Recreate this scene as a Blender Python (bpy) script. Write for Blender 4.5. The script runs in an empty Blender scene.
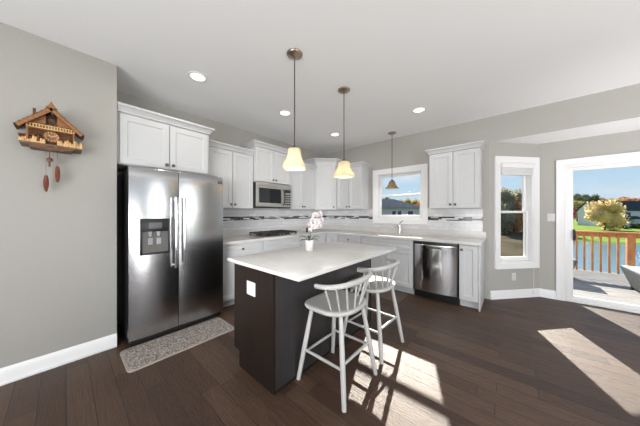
import bpy, bmesh, math, random
from math import sin, cos, pi, radians, sqrt, atan2
from mathutils import Vector, Matrix

S = bpy.context.scene
COL = S.collection
random.seed(7)

# ------------------------------------------------------------------ camera
cam_data = bpy.data.cameras.new('camera')
cam_data.sensor_width = 36.0
cam_data.sensor_fit = 'HORIZONTAL'
cam_data.lens = 221.9 / 640.0 * 36.0
cam_data.clip_start = 0.05
cam_data.clip_end = 600
cam = bpy.data.objects.new('camera', cam_data)
COL.objects.link(cam)
cam.location = (3.534, -4.207, 1.302)
cam.rotation_euler = (radians(90), 0, 0.712)
S.camera = cam

# ------------------------------------------------------------------ view, world, sun, unseen fill lights
S.view_settings.view_transform = 'Standard'
S.view_settings.look = 'None'
S.view_settings.gamma = 1.0
S.view_settings.use_curve_mapping = False
S.view_settings.exposure = 0.0
try:
    S.cycles.use_denoising = True
    S.cycles.max_bounces = 10
    S.cycles.diffuse_bounces = 6
    S.cycles.transparent_max_bounces = 16
    S.cycles.sample_clamp_indirect = 6.0
    S.cycles.caustics_reflective = False
    S.cycles.caustics_refractive = False
except Exception:
    pass

world = bpy.data.worlds.new('sky')
S.world = world
world.use_nodes = True
wn = world.node_tree.nodes
wl = world.node_tree.links
wn.clear()
w_out = wn.new('ShaderNodeOutputWorld')
w_bg = wn.new('ShaderNodeBackground')
w_tc = wn.new('ShaderNodeTexCoord')
w_sep = wn.new('ShaderNodeSeparateXYZ')
w_ramp = wn.new('ShaderNodeValToRGB')
w_map = wn.new('ShaderNodeMapping')
w_noise = wn.new('ShaderNodeTexNoise')
w_cr = wn.new('ShaderNodeValToRGB')
w_mix = wn.new('ShaderNodeMix')
w_mix.data_type = 'RGBA'
w_mul = wn.new('ShaderNodeMath')
w_mul.operation = 'MULTIPLY_ADD'
w_mul.inputs[1].default_value = 0.5
w_mul.inputs[2].default_value = 0.5
wl.new(w_tc.outputs['Generated'], w_sep.inputs[0])
wl.new(w_sep.outputs['Z'], w_mul.inputs[0])
wl.new(w_mul.outputs[0], w_ramp.inputs['Fac'])
e = w_ramp.color_ramp.elements
e[0].position = 0.0
e[0].color = (0.20, 0.20, 0.17, 1)
e[1].position = 1.0
e[1].color = (0.16, 0.34, 0.72, 1)
for pos, c in ((0.495, (0.30, 0.31, 0.27, 1)), (0.505, (0.72, 0.85, 0.97, 1)), (0.56, (0.58, 0.78, 0.97, 1)), (0.68, (0.42, 0.66, 0.94, 1))):
    n = e.new(pos)
    n.color = c
w_map.inputs['Scale'].default_value = (2.6, 2.6, 9.0)
w_map.inputs['Location'].default_value = (0.35, 0.1, 0.2)
wl.new(w_tc.outputs['Generated'], w_map.inputs[0])
wl.new(w_map.outputs[0], w_noise.inputs['Vector'])
w_noise.inputs['Scale'].default_value = 1.3
w_noise.inputs['Detail'].default_value = 5
w_cr.color_ramp.elements[0].position = 0.5
w_cr.color_ramp.elements[0].color = (0, 0, 0, 1)
w_cr.color_ramp.elements[1].position = 0.72
w_cr.color_ramp.elements[1].color = (0.85, 0.85, 0.85, 1)
wl.new(w_noise.outputs['Fac'], w_cr.inputs['Fac'])
wl.new(w_cr.outputs[0], w_mix.inputs['Factor'])
wl.new(w_ramp.outputs[0], w_mix.inputs['A'])
w_mix.inputs['B'].default_value = (0.93, 0.95, 0.98, 1)
wl.new(w_mix.outputs['Result'], w_bg.inputs['Color'])
w_bg.inputs['Strength'].default_value = 0.95
wl.new(w_bg.outputs[0], w_out.inputs['Surface'])

SUN_TRAVEL = Vector((0.335, -0.942, -0.585)).normalized()
sun_d = bpy.data.lights.new('sun', 'SUN')
sun_d.energy = 17.0
sun_d.angle = radians(0.6)
sun_d.color = (1.0, 0.93, 0.84)
sun = bpy.data.objects.new('sun', sun_d)
COL.objects.link(sun)
sun.rotation_euler = SUN_TRAVEL.to_track_quat('-Z', 'Y').to_euler()

def bulb(name, loc, watts, rad, color=(1.0, 0.97, 0.93)):
    d = bpy.data.lights.new(name, 'POINT')
    d.energy = watts
    d.shadow_soft_size = rad
    d.color = color
    o = bpy.data.objects.new(name, d)
    COL.objects.link(o)
    o.location = loc
    return o

# added fill points out of view, beside and behind the camera; no fixtures there
bulb('right_fill', (6.25, -2.2, 1.5), 75, 0.6, (0.985, 0.99, 1.0))
bulb('rear_fill', (3.2, -6.6, 1.75), 26, 0.55, (0.985, 0.99, 1.0))

def fill_area(name, loc, aim, sx, sy, watts):
    d = bpy.data.lights.new(name, 'AREA')
    d.shape = 'RECTANGLE'
    d.size = sx
    d.size_y = sy
    d.energy = watts
    d.color = (0.985, 0.99, 1.0)
    o = bpy.data.objects.new(name, d)
    COL.objects.link(o)
    o.location = loc
    o.rotation_euler = (Vector(aim) - Vector(loc)).to_track_quat('-Z', 'Y').to_euler()
    return o
# added fill light behind the camera, beamed at the left counter run
kl_ = fill_area('counter_beam_fill', (3.3, -5.6, 1.45), (0.45, -1.75, 0.72), 1.2, 0.7, 9)
kl_.data.spread = radians(42)
# low unseen fill, added to brighten the bay ceiling
bl_ = fill_area('bay_ceiling_fill', (5.35, -0.75, 0.25), (4.7, 0.33, 2.38), 0.5, 0.5, 5.5)
bl_.data.spread = radians(75)
# unseen area fills added to brighten the ceiling and the left side
fill_area('rear_ceiling_fill', (3.4, -6.3, 0.9), (2.6, -3.6, 2.75), 3.0, 1.2, 92)
fill_area('rear_soft_fill', (4.6, -6.8, 1.7), (0.3, -1.8, 0.75), 3.0, 1.6, 55)
fill_area('right_ceiling_fill', (6.3, -3.6, 0.5), (4.9, -2.2, 2.75), 0.7, 2.6, 108)

# ------------------------------------------------------------------ materials
def new_mat(name):
    m = bpy.data.materials.new(name)
    m.use_nodes = True
    nt = m.node_tree
    b = nt.nodes['Principled BSDF']
    return m, nt, b

def obj_coord(nt, scale=(1, 1, 1), rot=(0, 0, 0), loc=(0, 0, 0)):
    tc = nt.nodes.new('ShaderNodeTexCoord')
    mp = nt.nodes.new('ShaderNodeMapping')
    mp.inputs['Scale'].default_value = scale
    mp.inputs['Rotation'].default_value = rot
    mp.inputs['Location'].default_value = loc
    nt.links.new(tc.outputs['Object'], mp.inputs['Vector'])
    return mp.outputs['Vector']

def noise(nt, vec, scale, detail=3, rough=0.5):
    n = nt.nodes.new('ShaderNodeTexNoise')
    n.inputs['Scale'].default_value = scale
    n.inputs['Detail'].default_value = detail
    n.inputs['Roughness'].default_value = rough
    nt.links.new(vec, n.inputs['Vector'])
    return n.outputs['Fac']

def ramp(nt, fac, stops):
    r = nt.nodes.new('ShaderNodeValToRGB')
    el = r.color_ramp.elements
    el[0].position, el[0].color = stops[0][0], (*stops[0][1], 1)
    el[1].position, el[1].color = stops[-1][0], (*stops[-1][1], 1)
    for p, c in stops[1:-1]:
        k = el.new(p)
        k.color = (*c, 1)
    nt.links.new(fac, r.inputs['Fac'])
    return r.outputs['Color']

def bump(nt, b, height, strength, dist=0.002):
    n = nt.nodes.new('ShaderNodeBump')
    n.inputs['Strength'].default_value = strength
    n.inputs['Distance'].default_value = dist
    nt.links.new(height, n.inputs['Height'])
    nt.links.new(n.outputs['Normal'], b.inputs['Normal'])

def plain(name, col, rough=0.5, metal=0.0, var=0.06, scale=12, bmp=0.0, sc3=(1, 1, 1), spec=0.5, coat=0.0):
    m, nt, b = new_mat(name)
    v = obj_coord(nt, sc3)
    f = noise(nt, v, scale)
    lo = tuple(max(0, c * (1 - var)) for c in col)
    hi = tuple(min(1, c * (1 + var)) for c in col)
    nt.links.new(ramp(nt, f, [(0.3, lo), (0.7, hi)]), b.inputs['Base Color'])
    b.inputs['Roughness'].default_value = rough
    b.inputs['Metallic'].default_value = metal
    b.inputs['Specular IOR Level'].default_value = spec
    b.inputs['Coat Weight'].default_value = coat
    if bmp:
        bump(nt, b, f, bmp)
    return m

M = {}
M['wall'] = plain('wall_paint_greige', (0.40, 0.388, 0.362), 0.75, var=0.015, scale=60, bmp=0.05)
M['ceiling'] = plain('ceiling_paint', (0.86, 0.86, 0.86), 0.9, var=0.01, scale=80, bmp=0.05)
M['trim'] = plain('white_trim_paint', (0.80, 0.80, 0.80), 0.35, var=0.01, scale=10)
M['cabinet'] = plain('white_cabinet_paint', (0.54, 0.545, 0.55), 0.42, var=0.012, scale=9)
M['knob'] = plain('pewter_knob', (0.13, 0.12, 0.115), 0.35, 0.9)
M['black'] = plain('black_plastic', (0.012, 0.012, 0.013), 0.35)
M['black_glass'] = plain('black_glass', (0.012, 0.013, 0.016), 0.06, spec=0.6)
M['iron'] = plain('cast_iron', (0.015, 0.015, 0.015), 0.55)
M['grey_plastic'] = plain('grey_plastic', (0.10, 0.10, 0.11), 0.4)
M['paddle'] = plain('grey_paddle', (0.26, 0.26, 0.27), 0.45)
M['recess'] = plain('dark_recess_plastic', (0.095, 0.09, 0.082), 0.5)
M['chrome'] = plain('chrome', (0.75, 0.75, 0.76), 0.12, 1.0)
M['nickel'] = plain('brushed_nickel', (0.42, 0.34, 0.27), 0.3, 1.0)
M['dark_rod'] = plain('dark_bronze_rod', (0.09, 0.075, 0.06), 0.35, 0.9)
M['stool'] = plain('painted_grey_wood', (0.45, 0.445, 0.43), 0.4, var=0.06, scale=6, sc3=(6, 6, 1))
M['pot'] = plain('white_ceramic', (0.60, 0.59, 0.575), 0.3)
M['leaf'] = plain('dark_green_leaf', (0.018, 0.035, 0.018), 0.35)
M['petal'] = plain('pale_pink_petal', (0.50, 0.45, 0.45), 0.6, var=0.05, scale=40)
M['petal_lip'] = plain('magenta_lip', (0.42, 0.24, 0.26), 0.5)
M['stem'] = plain('plant_stem', (0.10, 0.11, 0.05), 0.5)
M['soil'] = plain('bark_soil', (0.03, 0.02, 0.014), 0.9, bmp=0.5, scale=80)
M['plate'] = plain('white_plastic_plate', (0.62, 0.62, 0.61), 0.4)
M['slot'] = plain('dark_slot', (0.06, 0.06, 0.06), 0.5)
M['shade_fabric'] = plain('blind_fabric', (0.72, 0.72, 0.72), 0.8)
M['mat_brown'] = plain('brown_mat', (0.10, 0.072, 0.055), 0.9, var=0.25, scale=160, bmp=0.4)
M['steel_sink'] = plain('sink_steel', (0.55, 0.55, 0.56), 0.3, 1.0)

# exterior
M['deck'] = plain('weathered_deck_board', (0.31, 0.295, 0.28), 0.9, spec=0.0, var=0.3, scale=5, sc3=(0.6, 9, 9))
M['rail_wood'] = plain('orange_stained_wood', (0.52, 0.19, 0.055), 0.6, var=0.2, scale=6, sc3=(3, 3, 1))
M['wicker'] = plain('grey_wicker', (0.11, 0.11, 0.11), 0.95, var=0.4, scale=70, bmp=0.6, spec=0.0)
M['cushion'] = plain('pale_grey_cushion', (0.34, 0.34, 0.35), 0.95, spec=0.0)
M['siding'] = plain('grey_house_siding', (0.5, 0.54, 0.6), 1.0, spec=0.0, var=0.1, scale=3, sc3=(0.2, 0.2, 6))
M['siding_light'] = plain('pale_house_siding', (0.60, 0.63, 0.68), 1.0, spec=0.0, var=0.08, scale=3, sc3=(0.2, 0.2, 6))
M['siding_olive'] = plain('olive_house_siding', (0.55, 0.55, 0.49), 1.0, spec=0.0, var=0.1, scale=3, sc3=(0.2, 0.2, 6))
M['shingle'] = plain('slate_shingle_roof', (0.055, 0.063, 0.075), 1.0, var=0.25, scale=4, spec=0.0)
M['house_window'] = plain('house_window_pane', (0.05, 0.07, 0.10), 0.1)
M['house_trim'] = plain('house_white_trim', (0.6, 0.6, 0.6), 0.6)
M['bark'] = plain('tree_bark', (0.07, 0.055, 0.04), 0.9, bmp=0.4)
def leaf_mat(name, a, b_):
    m, nt, b = new_mat(name)
    v = obj_coord(nt)
    f = noise(nt, v, 1.7, 4)
    nt.links.new(ramp(nt, f, [(0.35, a), (0.65, b_)]), b.inputs['Base Color'])
    b.inputs['Roughness'].default_value = 0.9
    b.inputs['Specular IOR Level'].default_value = 0.0
    tl = nt.nodes.new('ShaderNodeBsdfTranslucent')
    nt.links.new(nt.nodes[-2].outputs['Color'], tl.inputs[0])
    mx = nt.nodes.new('ShaderNodeMixShader')
    mx.inputs[0].default_value = 0.45
    nt.links.new(b.outputs[0], mx.inputs[1])
    nt.links.new(tl.outputs[0], mx.inputs[2])
    nt.links.new(mx.outputs[0], nt.nodes['Material Output'].inputs['Surface'])
    return m
M['lf_yellow'] = leaf_mat('yellow_foliage', (0.62, 0.48, 0.22), (0.90, 0.74, 0.42))
M['lf_red'] = leaf_mat('red_foliage', (0.30, 0.05, 0.06), (0.50, 0.13, 0.10))
M['lf_orange'] = leaf_mat('orange_foliage', (0.42, 0.22, 0.10), (0.60, 0.33, 0.16))
M['lf_green'] = leaf_mat('green_foliage', (0.07, 0.10, 0.05), (0.15, 0.17, 0.08))
M['lf_olive'] = leaf_mat('olive_foliage', (0.26, 0.25, 0.17), (0.45, 0.38, 0.26))
M['lf_gold'] = leaf_mat('gold_foliage', (0.40, 0.32, 0.10), (0.55, 0.44, 0.16))

def hardwood():
    m, nt, b = new_mat('dark_hardwood_planks')
    L = nt.links
    v = obj_coord(nt)
    # wobble rows so that end joints do not line up
    br = nt.nodes.new('ShaderNodeTexBrick')
    br.offset = 0.37
    br.offset_frequency = 3
    br.squash = 0.8
    br.squash_frequency = 2
    br.inputs['Scale'].default_value = 1.0
    br.inputs['Brick Width'].default_value = 1.15
    br.inputs['Row Height'].default_value = 0.127
    br.inputs['Mortar Size'].default_value = 0.0022
    br.inputs['Mortar Smooth'].default_value = 0.1
    br.inputs['Bias'].default_value = 0.0
    br.inputs['Color1'].default_value = (0.0, 0.0, 0.0, 1)
    br.inputs['Color2'].default_value = (1.0, 1.0, 1.0, 1)
    br.inputs['Mortar'].default_value = (0.5, 0.5, 0.5, 1)
    L.new(v, br.inputs['Vector'])
    plank = ramp(nt, br.outputs['Color'], [(0.0, (0.046, 0.023, 0.013)), (0.45, (0.066, 0.035, 0.020)), (1.0, (0.092, 0.052, 0.032))])
    grain_v = obj_coord(nt, (1.6, 22, 1))
    g = noise(nt, grain_v, 3.2, 6, 0.65)
    gr = ramp(nt, g, [(0.25, (0.50, 0.48, 0.46)), (0.75, (1.45, 1.43, 1.41))])
    mx = nt.nodes.new('ShaderNodeMix')
    mx.data_type = 'RGBA'
    mx.blend_type = 'MULTIPLY'
    mx.inputs['Factor'].default_value = 1.0
    L.new(plank, mx.inputs['A'])
    L.new(gr, mx.inputs['B'])
    mm = nt.nodes.new('ShaderNodeMix')
    mm.data_type = 'RGBA'
    L.new(br.outputs['Fac'], mm.inputs['Factor'])
    L.new(mx.outputs['Result'], mm.inputs['A'])
    mm.inputs['B'].default_value = (0.008, 0.005, 0.004, 1)
    L.new(mm.outputs['Result'], b.inputs['Base Color'])
    rr = nt.nodes.new('ShaderNodeMapRange')
    rr.inputs['To Min'].default_value = 0.50
    rr.inputs['To Max'].default_value = 0.70
    L.new(g, rr.inputs['Value'])
    L.new(rr.outputs[0], b.inputs['Roughness'])
    b.inputs['Specular IOR Level'].default_value = 0.30
    b.inputs['Coat Weight'].default_value = 0.35
    b.inputs['Coat Roughness'].default_value = 0.38
    # hand-scraped bump: grain minus joints
    hs = noise(nt, obj_coord(nt, (5, 26, 1)), 3.0, 5, 0.7)
    ad = nt.nodes.new('ShaderNodeMath')
    ad.operation = 'MULTIPLY_ADD'
    ad.inputs[1].default_value = -1.2
    L.new(br.outputs['Fac'], ad.inputs[0])
    L.new(hs, ad.inputs[2])
    bump(nt, b, ad.outputs[0], 1.0, 0.007)
    L.new(nt.nodes[-1].outputs['Normal'], b.inputs['Coat Normal'])
    return m
M['floor'] = hardwood()

def tile_mat(name, rot, mosaic=False):
    m, nt, b = new_mat(name)
    L = nt.links
    tc = nt.nodes.new('ShaderNodeTexCoord')
    sp = nt.nodes.new('ShaderNodeSeparateXYZ')
    cb = nt.nodes.new('ShaderNodeCombineXYZ')
    L.new(tc.outputs['Object'], sp.inputs[0])
    L.new(sp.outputs[rot], cb.inputs[0])
    L.new(sp.outputs['Z'], cb.inputs[1])
    br = nt.nodes.new('ShaderNodeTexBrick')
    br.inputs['Scale'].default_value = 1.0
    L.new(cb.outputs[0], br.inputs['Vector'])
    if mosaic:
        br.offset = 0.43
        br.inputs['Brick Width'].default_value = 0.12
        br.inputs['Row Height'].default_value = 0.0225
        br.inputs['Mortar Size'].default_value = 0.0012
        br.inputs['Color1'].default_value = (0, 0, 0, 1)
        br.inputs['Color2'].default_value = (1, 1, 1, 1)
        br.inputs['Mortar'].default_value = (0.5, 0.5, 0.5, 1)
        c = ramp(nt, br.outputs['Color'], [(0.0, (0.02, 0.02, 0.026)), (0.30, (0.06, 0.055, 0.06)), (0.48, (0.38, 0.37, 0.37)), (0.62, (0.10, 0.09, 0.09)), (0.74, (0.66, 0.66, 0.67))])
        nt.nodes[-1].color_ramp.interpolation = 'CONSTANT'
        mm = nt.nodes.new('ShaderNodeMix')
        mm.data_type = 'RGBA'
        L.new(br.outputs['Fac'], mm.inputs['Factor'])
        L.new(c, mm.inputs['A'])
        mm.inputs['B'].default_value = (0.45, 0.45, 0.45, 1)
        L.new(mm.outputs['Result'], b.inputs['Base Color'])
    else:
        br.inputs['Brick Width'].default_value = 0.152
        br.inputs['Row Height'].default_value = 0.076
        br.inputs['Mortar Size'].default_value = 0.0022
        br.inputs['Color1'].default_value = (0.60, 0.60, 0.605, 1)
        br.inputs['Color2'].default_value = (0.70, 0.70, 0.705, 1)
        br.inputs['Mortar'].default_value = (0.48, 0.48, 0.48, 1)
        L.new(br.outputs['Color'], b.inputs['Base Color'])
    b.inputs['Roughness'].default_value = 0.12
    iv = nt.nodes.new('ShaderNodeMath')
    iv.operation = 'SUBTRACT'
    iv.inputs[0].default_value = 1.0
    L.new(br.outputs['Fac'], iv.inputs[1])
    bump(nt, b, iv.outputs[0], 0.5, 0.002)
    return m
M['tile_x'] = tile_mat('subway_tile_back', 'X')
M['tile_y'] = tile_mat('subway_tile_left', 'Y')
M['mosaic_x'] = tile_mat('mosaic_band_back', 'X', True)
M['mosaic_y'] = tile_mat('mosaic_band_left', 'Y', True)

def stone(name, base, vein, rough, sc=3.0):
    m, nt, b = new_mat(name)
    v = obj_coord(nt)
    f1 = noise(nt, v, sc, 6, 0.7)
    f2 = noise(nt, v, 130, 2)
    ad = nt.nodes.new('ShaderNodeMath')
    ad.operation = 'MULTIPLY_ADD'
    ad.inputs[1].default_value = 0.35
    nt.links.new(f2, ad.inputs[0])
    nt.links.new(f1, ad.inputs[2])
    nt.links.new(ramp(nt, ad.outputs[0], [(0.45, vein), (0.75, base)]), b.inputs['Base Color'])
    b.inputs['Roughness'].default_value = rough
    return m
M['quartz'] = stone('white_quartz', (0.58, 0.572, 0.56), (0.51, 0.497, 0.48), 0.24)
M['counter'] = stone('pale_quartz_counter', (0.60, 0.585, 0.565), (0.53, 0.515, 0.495), 0.16)

def rug_mat():
    m, nt, b = new_mat('speckled_rug')
    v = obj_coord(nt)
    vo = nt.nodes.new('ShaderNodeTexVoronoi')
    vo.inputs['Scale'].default_value = 120
    nt.links.new(v, vo.inputs['Vector'])
    sp = nt.nodes.new('ShaderNodeSeparateColor')
    nt.links.new(vo.outputs['Color'], sp.inputs[0])
    nt.links.new(ramp(nt, sp.outputs[0], [(0.0, (0.09, 0.075, 0.065)), (0.4, (0.24, 0.21, 0.185)), (0.75, (0.36, 0.33, 0.30)), (1.0, (0.52, 0.49, 0.46))]), b.inputs['Base Color'])
    b.inputs['Roughness'].default_value = 0.95
    bump(nt, b, vo.outputs['Distance'], 0.6, 0.004)
    return m
M['rug'] = rug_mat()
M['rug_border'] = plain('rug_border', (0.33, 0.29, 0.26), 0.95, var=0.15, scale=90, bmp=0.3)

def steel(name, col, sc3, rough=0.27):
    m, nt, b = new_mat(name)
    v = obj_coord(nt, sc3)
    f = noise(nt, v, 8, 3, 0.6)
    lo = tuple(c * 0.93 for c in col)
    hi = tuple(c * 1.06 for c in col)
    nt.links.new(ramp(nt, f, [(0.3, lo), (0.7, hi)]), b.inputs['Base Color'])
    b.inputs['Metallic'].default_value = 1.0
    rr = nt.nodes.new('ShaderNodeMapRange')
    rr.inputs['To Min'].default_value = rough - 0.05
    rr.inputs['To Max'].default_value = rough + 0.06
    nt.links.new(f, rr.inputs['Value'])
    nt.links.new(rr.outputs[0], b.inputs['Roughness'])
    return m
M['steel'] = steel('stainless_brushed_across', (0.47, 0.47, 0.48), (1, 1, 60), 0.2)
M['steel_v'] = steel('stainless_brushed_upright', (0.72, 0.735, 0.75), (60, 60, 1), 0.12)
M['steel_mw'] = steel('stainless_warm', (0.60, 0.58, 0.55), (1, 1, 60), 0.3)

def wood(name, lo, hi, rough, sc3, sc=4.0, bmp=0.15):
    m, nt, b = new_mat(name)
    f = noise(nt, obj_coord(nt, sc3), sc, 6, 0.65)
    nt.links.new(ramp(nt, f, [(0.3, lo), (0.7, hi)]), b.inputs['Base Color'])
    b.inputs['Roughness'].default_value = rough
    bump(nt, b, f, bmp)
    return m
M['espresso'] = wood('espresso_wood', (0.012, 0.008, 0.006), (0.022, 0.015, 0.012), 0.36, (14, 14, 1.2), 3.0, 0.08)
M['espresso_painted_sheen'] = wood('espresso_painted_sheen', (0.020, 0.018, 0.019), (0.036, 0.032, 0.033), 0.33, (14, 14, 1.2), 3.0, 0.05)  # stool-side espresso: grey sheen put into a paler base colour
M['espresso'].node_tree.nodes['Principled BSDF'].inputs['Specular IOR Level'].default_value = 0.12
M['clock_dark'] = wood('clock_walnut', (0.045, 0.016, 0.007), (0.20, 0.075, 0.025), 0.45, (10, 30, 10))
M['clock_mid'] = wood('clock_honey', (0.13, 0.045, 0.014), (0.42, 0.18, 0.06), 0.45, (14, 14, 30))
M['clock_gold'] = wood('clock_maple', (0.50, 0.27, 0.09), (0.78, 0.52, 0.24), 0.5, (20, 6, 6))
M['cone'] = wood('pinecone_weight', (0.10, 0.025, 0.012), (0.22, 0.06, 0.03), 0.35, (40, 40, 40))
M['brass'] = plain('brass', (0.50, 0.34, 0.13), 0.35, 1.0)
M['ivory'] = plain('ivory_paint', (0.62, 0.50, 0.34), 0.5)
M['platform'] = plain('grey_wood_platform', (0.15, 0.10, 0.065), 0.6, var=0.2)

def glass_mat(name, tint=(1, 1, 1), gloss=0.06):
    m = bpy.data.materials.new(name)
    m.use_nodes = True
    nt = m.node_tree
    nt.nodes.clear()
    o = nt.nodes.new('ShaderNodeOutputMaterial')
    t = nt.nodes.new('ShaderNodeBsdfTransparent')
    t.inputs[0].default_value = (*tint, 1)
    g = nt.nodes.new('ShaderNodeBsdfGlossy')
    g.inputs['Roughness'].default_value = 0.02
    lw = nt.nodes.new('ShaderNodeFresnel')
    lw.inputs['IOR'].default_value = 1.12
    mx = nt.nodes.new('ShaderNodeMixShader')
    nt.links.new(lw.outputs[0], mx.inputs[0])
    nt.links.new(t.outputs[0], mx.inputs[1])
    nt.links.new(g.outputs[0], mx.inputs[2])
    nt.links.new(mx.outputs[0], o.inputs['Surface'])
    return m
M['glass'] = glass_mat('window_glass', (0.95, 0.97, 0.97))

def shade_glass(name, col, trans):
    m = bpy.data.materials.new(name)
    m.use_nodes = True
    nt = m.node_tree
    nt.nodes.clear()
    o = nt.nodes.new('ShaderNodeOutputMaterial')
    tl = nt.nodes.new('ShaderNodeBsdfTranslucent')
    d = nt.nodes.new('ShaderNodeBsdfPrincipled')
    d.inputs['Roughness'].default_value = 0.25
    f = noise(nt, obj_coord(nt, (1, 1, 3)), 22, 4)
    c = ramp(nt, f, [(0.3, tuple(x * 0.85 for x in col)), (0.7, col)])
    nt.links.new(c, tl.inputs[0])
    nt.links.new(c, d.inputs['Base Color'])
    mx = nt.nodes.new('ShaderNodeMixShader')
    mx.inputs[0].default_value = trans
    nt.links.new(d.outputs[0], mx.inputs[1])
    nt.links.new(tl.outputs[0], mx.inputs[2])
    nt.links.new(mx.outputs[0], o.inputs['Surface'])
    return m
M['shade'] = shade_glass('cream_alabaster_glass', (0.86, 0.77, 0.60), 0.5)
M['shade_amber'] = shade_glass('smoky_amber_glass', (0.33, 0.26, 0.17), 0.6)

def emit(name, col, st):
    m, nt, b = new_mat(name)
    f = noise(nt, obj_coord(nt), 20)
    nt.links.new(ramp(nt, f, [(0.2, tuple(c * 0.95 for c in col)), (0.8, col)]), b.inputs['Emission Color'])
    b.inputs['Emission Strength'].default_value = st
    b.inputs['Base Color'].default_value = (*col, 1)
    return m
M['lens'] = emit('lit_can_lens', (1.0, 0.95, 0.82), 1.6)
M['bulb'] = emit('lit_bulb', (1.0, 0.88, 0.62), 6.0)

def ground_mat():
    m, nt, b = new_mat('lawn_ground')
    v = obj_coord(nt)
    f = noise(nt, v, 0.35, 5, 0.6)
    grass = ramp(nt, f, [(0.3, (0.13, 0.20, 0.045)), (0.7, (0.24, 0.30, 0.08))])
    dry = ramp(nt, f, [(0.3, (0.06, 0.05, 0.035)), (0.7, (0.12, 0.10, 0.07))])
    sp = nt.nodes.new('ShaderNodeSeparateXYZ')
    nt.links.new(v, sp.inputs[0])
    mr = nt.nodes.new('ShaderNodeMapRange')
    mr.inputs['From Min'].default_value = 7
    mr.inputs['From Max'].default_value = 11
    nt.links.new(sp.outputs['X'], mr.inputs['Value'])
    mx = nt.nodes.new('ShaderNodeMix')
    mx.data_type = 'RGBA'
    nt.links.new(mr.outputs[0], mx.inputs['Factor'])
    nt.links.new(dry, mx.inputs['A'])
    nt.links.new(grass, mx.inputs['B'])
    nt.links.new(mx.outputs['Result'], b.inputs['Base Color'])
    b.inputs['Roughness'].default_value = 1.0
    b.inputs['Specular IOR Level'].default_value = 0.0
    return m
M['ground'] = ground_mat()

def water_mat():
    m, nt, b = new_mat('pond_water')
    b.inputs['Base Color'].default_value = (0.10, 0.20, 0.27, 1)
    b.inputs['Roughness'].default_value = 0.12
    f = noise(nt, obj_coord(nt, (0.6, 2.0, 1)), 2.0, 4)
    bump(nt, b, f, 0.35, 0.08)
    return m
M['water'] = water_mat()

# ------------------------------------------------------------------ mesh builder
class MB:
    def __init__(s, M4=None):
        s.bm = bmesh.new()
        s.M = M4 or Matrix.Identity(4)
    def v(s, p):
        return s.bm.verts.new(s.M @ Vector(p))
    def f(s, vs):
        try:
            return s.bm.faces.new(vs)
        except ValueError:
            return None
    def box(s, x0, x1, y0, y1, z0, z1, bev=0.0, seg=2, T=None):
        T = T or Matrix.Identity(4)
        P = [(x, y, z) for x in (x0, x1) for y in (y0, y1) for z in (z0, z1)]
        V = [s.v(T @ Vector(p)) for p in P]
        F = []
        for q in ((0, 1, 3, 2), (4, 6, 7, 5), (0, 4, 5, 1), (2, 3, 7, 6), (0, 2, 6, 4), (1, 5, 7, 3)):
            F.append(s.f([V[i] for i in q]))
        if bev > 0:
            ed = set(ee for ff in F for ee in ff.edges)
            bmesh.ops.bevel(s.bm, geom=list(ed), offset=bev, segments=seg, affect='EDGES', profile=0.5)
        return s
    def prism(s, poly, z0, z1, T=None):
        T = T or Matrix.Identity(4)
        a = [s.v(T @ Vector((p[0], p[1], z0))) for p in poly]
        b = [s.v(T @ Vector((p[0], p[1], z1))) for p in poly]
        n = len(poly)
        s.f(a[::-1])
        s.f(b)
        for i in range(n):
            s.f([a[i], a[(i + 1) % n], b[(i + 1) % n], b[i]])
        return s
    def loft(s, rings, cap0=True, cap1=True, closed=True):
        R = [[s.v(p) for p in r] for r in rings]
        n = len(R[0])
        for k in range(len(R) - 1):
            for i in range(n if closed else n - 1):
                j = (i + 1) % n
                s.f([R[k][i], R[k][j], R[k + 1][j], R[k + 1][i]])
        if cap0:
            s.f(R[0][::-1])
        if cap1:
            s.f(R[-1])
        return s
    def lathe(s, prof, seg=24, c=(0, 0, 0), T=None, cap0=True, cap1=True):
        T = T or Matrix.Identity(4)
        rings = []
        for r, z in prof:
            r = max(r, 1e-4)
            rings.append([T @ Vector((c[0] + r * cos(2 * pi * i / seg), c[1] + r * sin(2 * pi * i / seg), c[2] + z)) for i in range(seg)])
        return s.loft(rings, cap0, cap1)
    def tube(s, pts, rad, seg=12, cap=True, flat=None):
        pts = [Vector(p) for p in pts]
        n = len(pts)
        rings = []
        up = None
        for i in range(n):
            t = (pts[min(i + 1, n - 1)] - pts[max(i - 1, 0)]).normalized()
            if up is None:
                up = Vector((0, 0, 1)) if abs(t.z) < 0.9 else Vector((0, 1, 0))
            a = t.cross(up).normalized()
            b = a.cross(t).normalized()
            up = b
            r = rad(i / (n - 1)) if callable(rad) else rad
            k = flat or 1.0
            rings.append([pts[i] + a * (r * cos(2 * pi * j / seg)) + b * (r * k * sin(2 * pi * j / seg)) for j in range(seg)])
        return s.loft(rings, cap, cap)
    def ball(s, c, rx, ry=None, rz=None, seg=16, rg=10, T=None):
        ry = ry or rx
        rz = rz or rx
        T = T or Matrix.Identity(4)
        rings = []
        for k in range(rg + 1):
            ph = -pi / 2 + pi * k / rg
            cr = max(cos(ph), 0.01)
            rings.append([T @ Vector((c[0] + rx * cr * cos(2 * pi * i / seg), c[1] + ry * cr * sin(2 * pi * i / seg), c[2] + rz * sin(ph))) for i in range(seg)])
        return s.loft(rings)
    def build(s, name, mat, parent=None, ang=35, smooth=True):
        bmesh.ops.recalc_face_normals(s.bm, faces=s.bm.faces[:])
        me = bpy.data.meshes.new(name)
        s.bm.to_mesh(me)
        s.bm.free()
        me.materials.append(M[mat] if isinstance(mat, str) else mat)
        if smooth:
            me.shade_smooth()
            me.set_sharp_from_angle(angle=radians(ang))
        o = bpy.data.objects.new(name, me)
        COL.objects.link(o)
        if parent is not None:
            o.parent = parent
        return o

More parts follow.
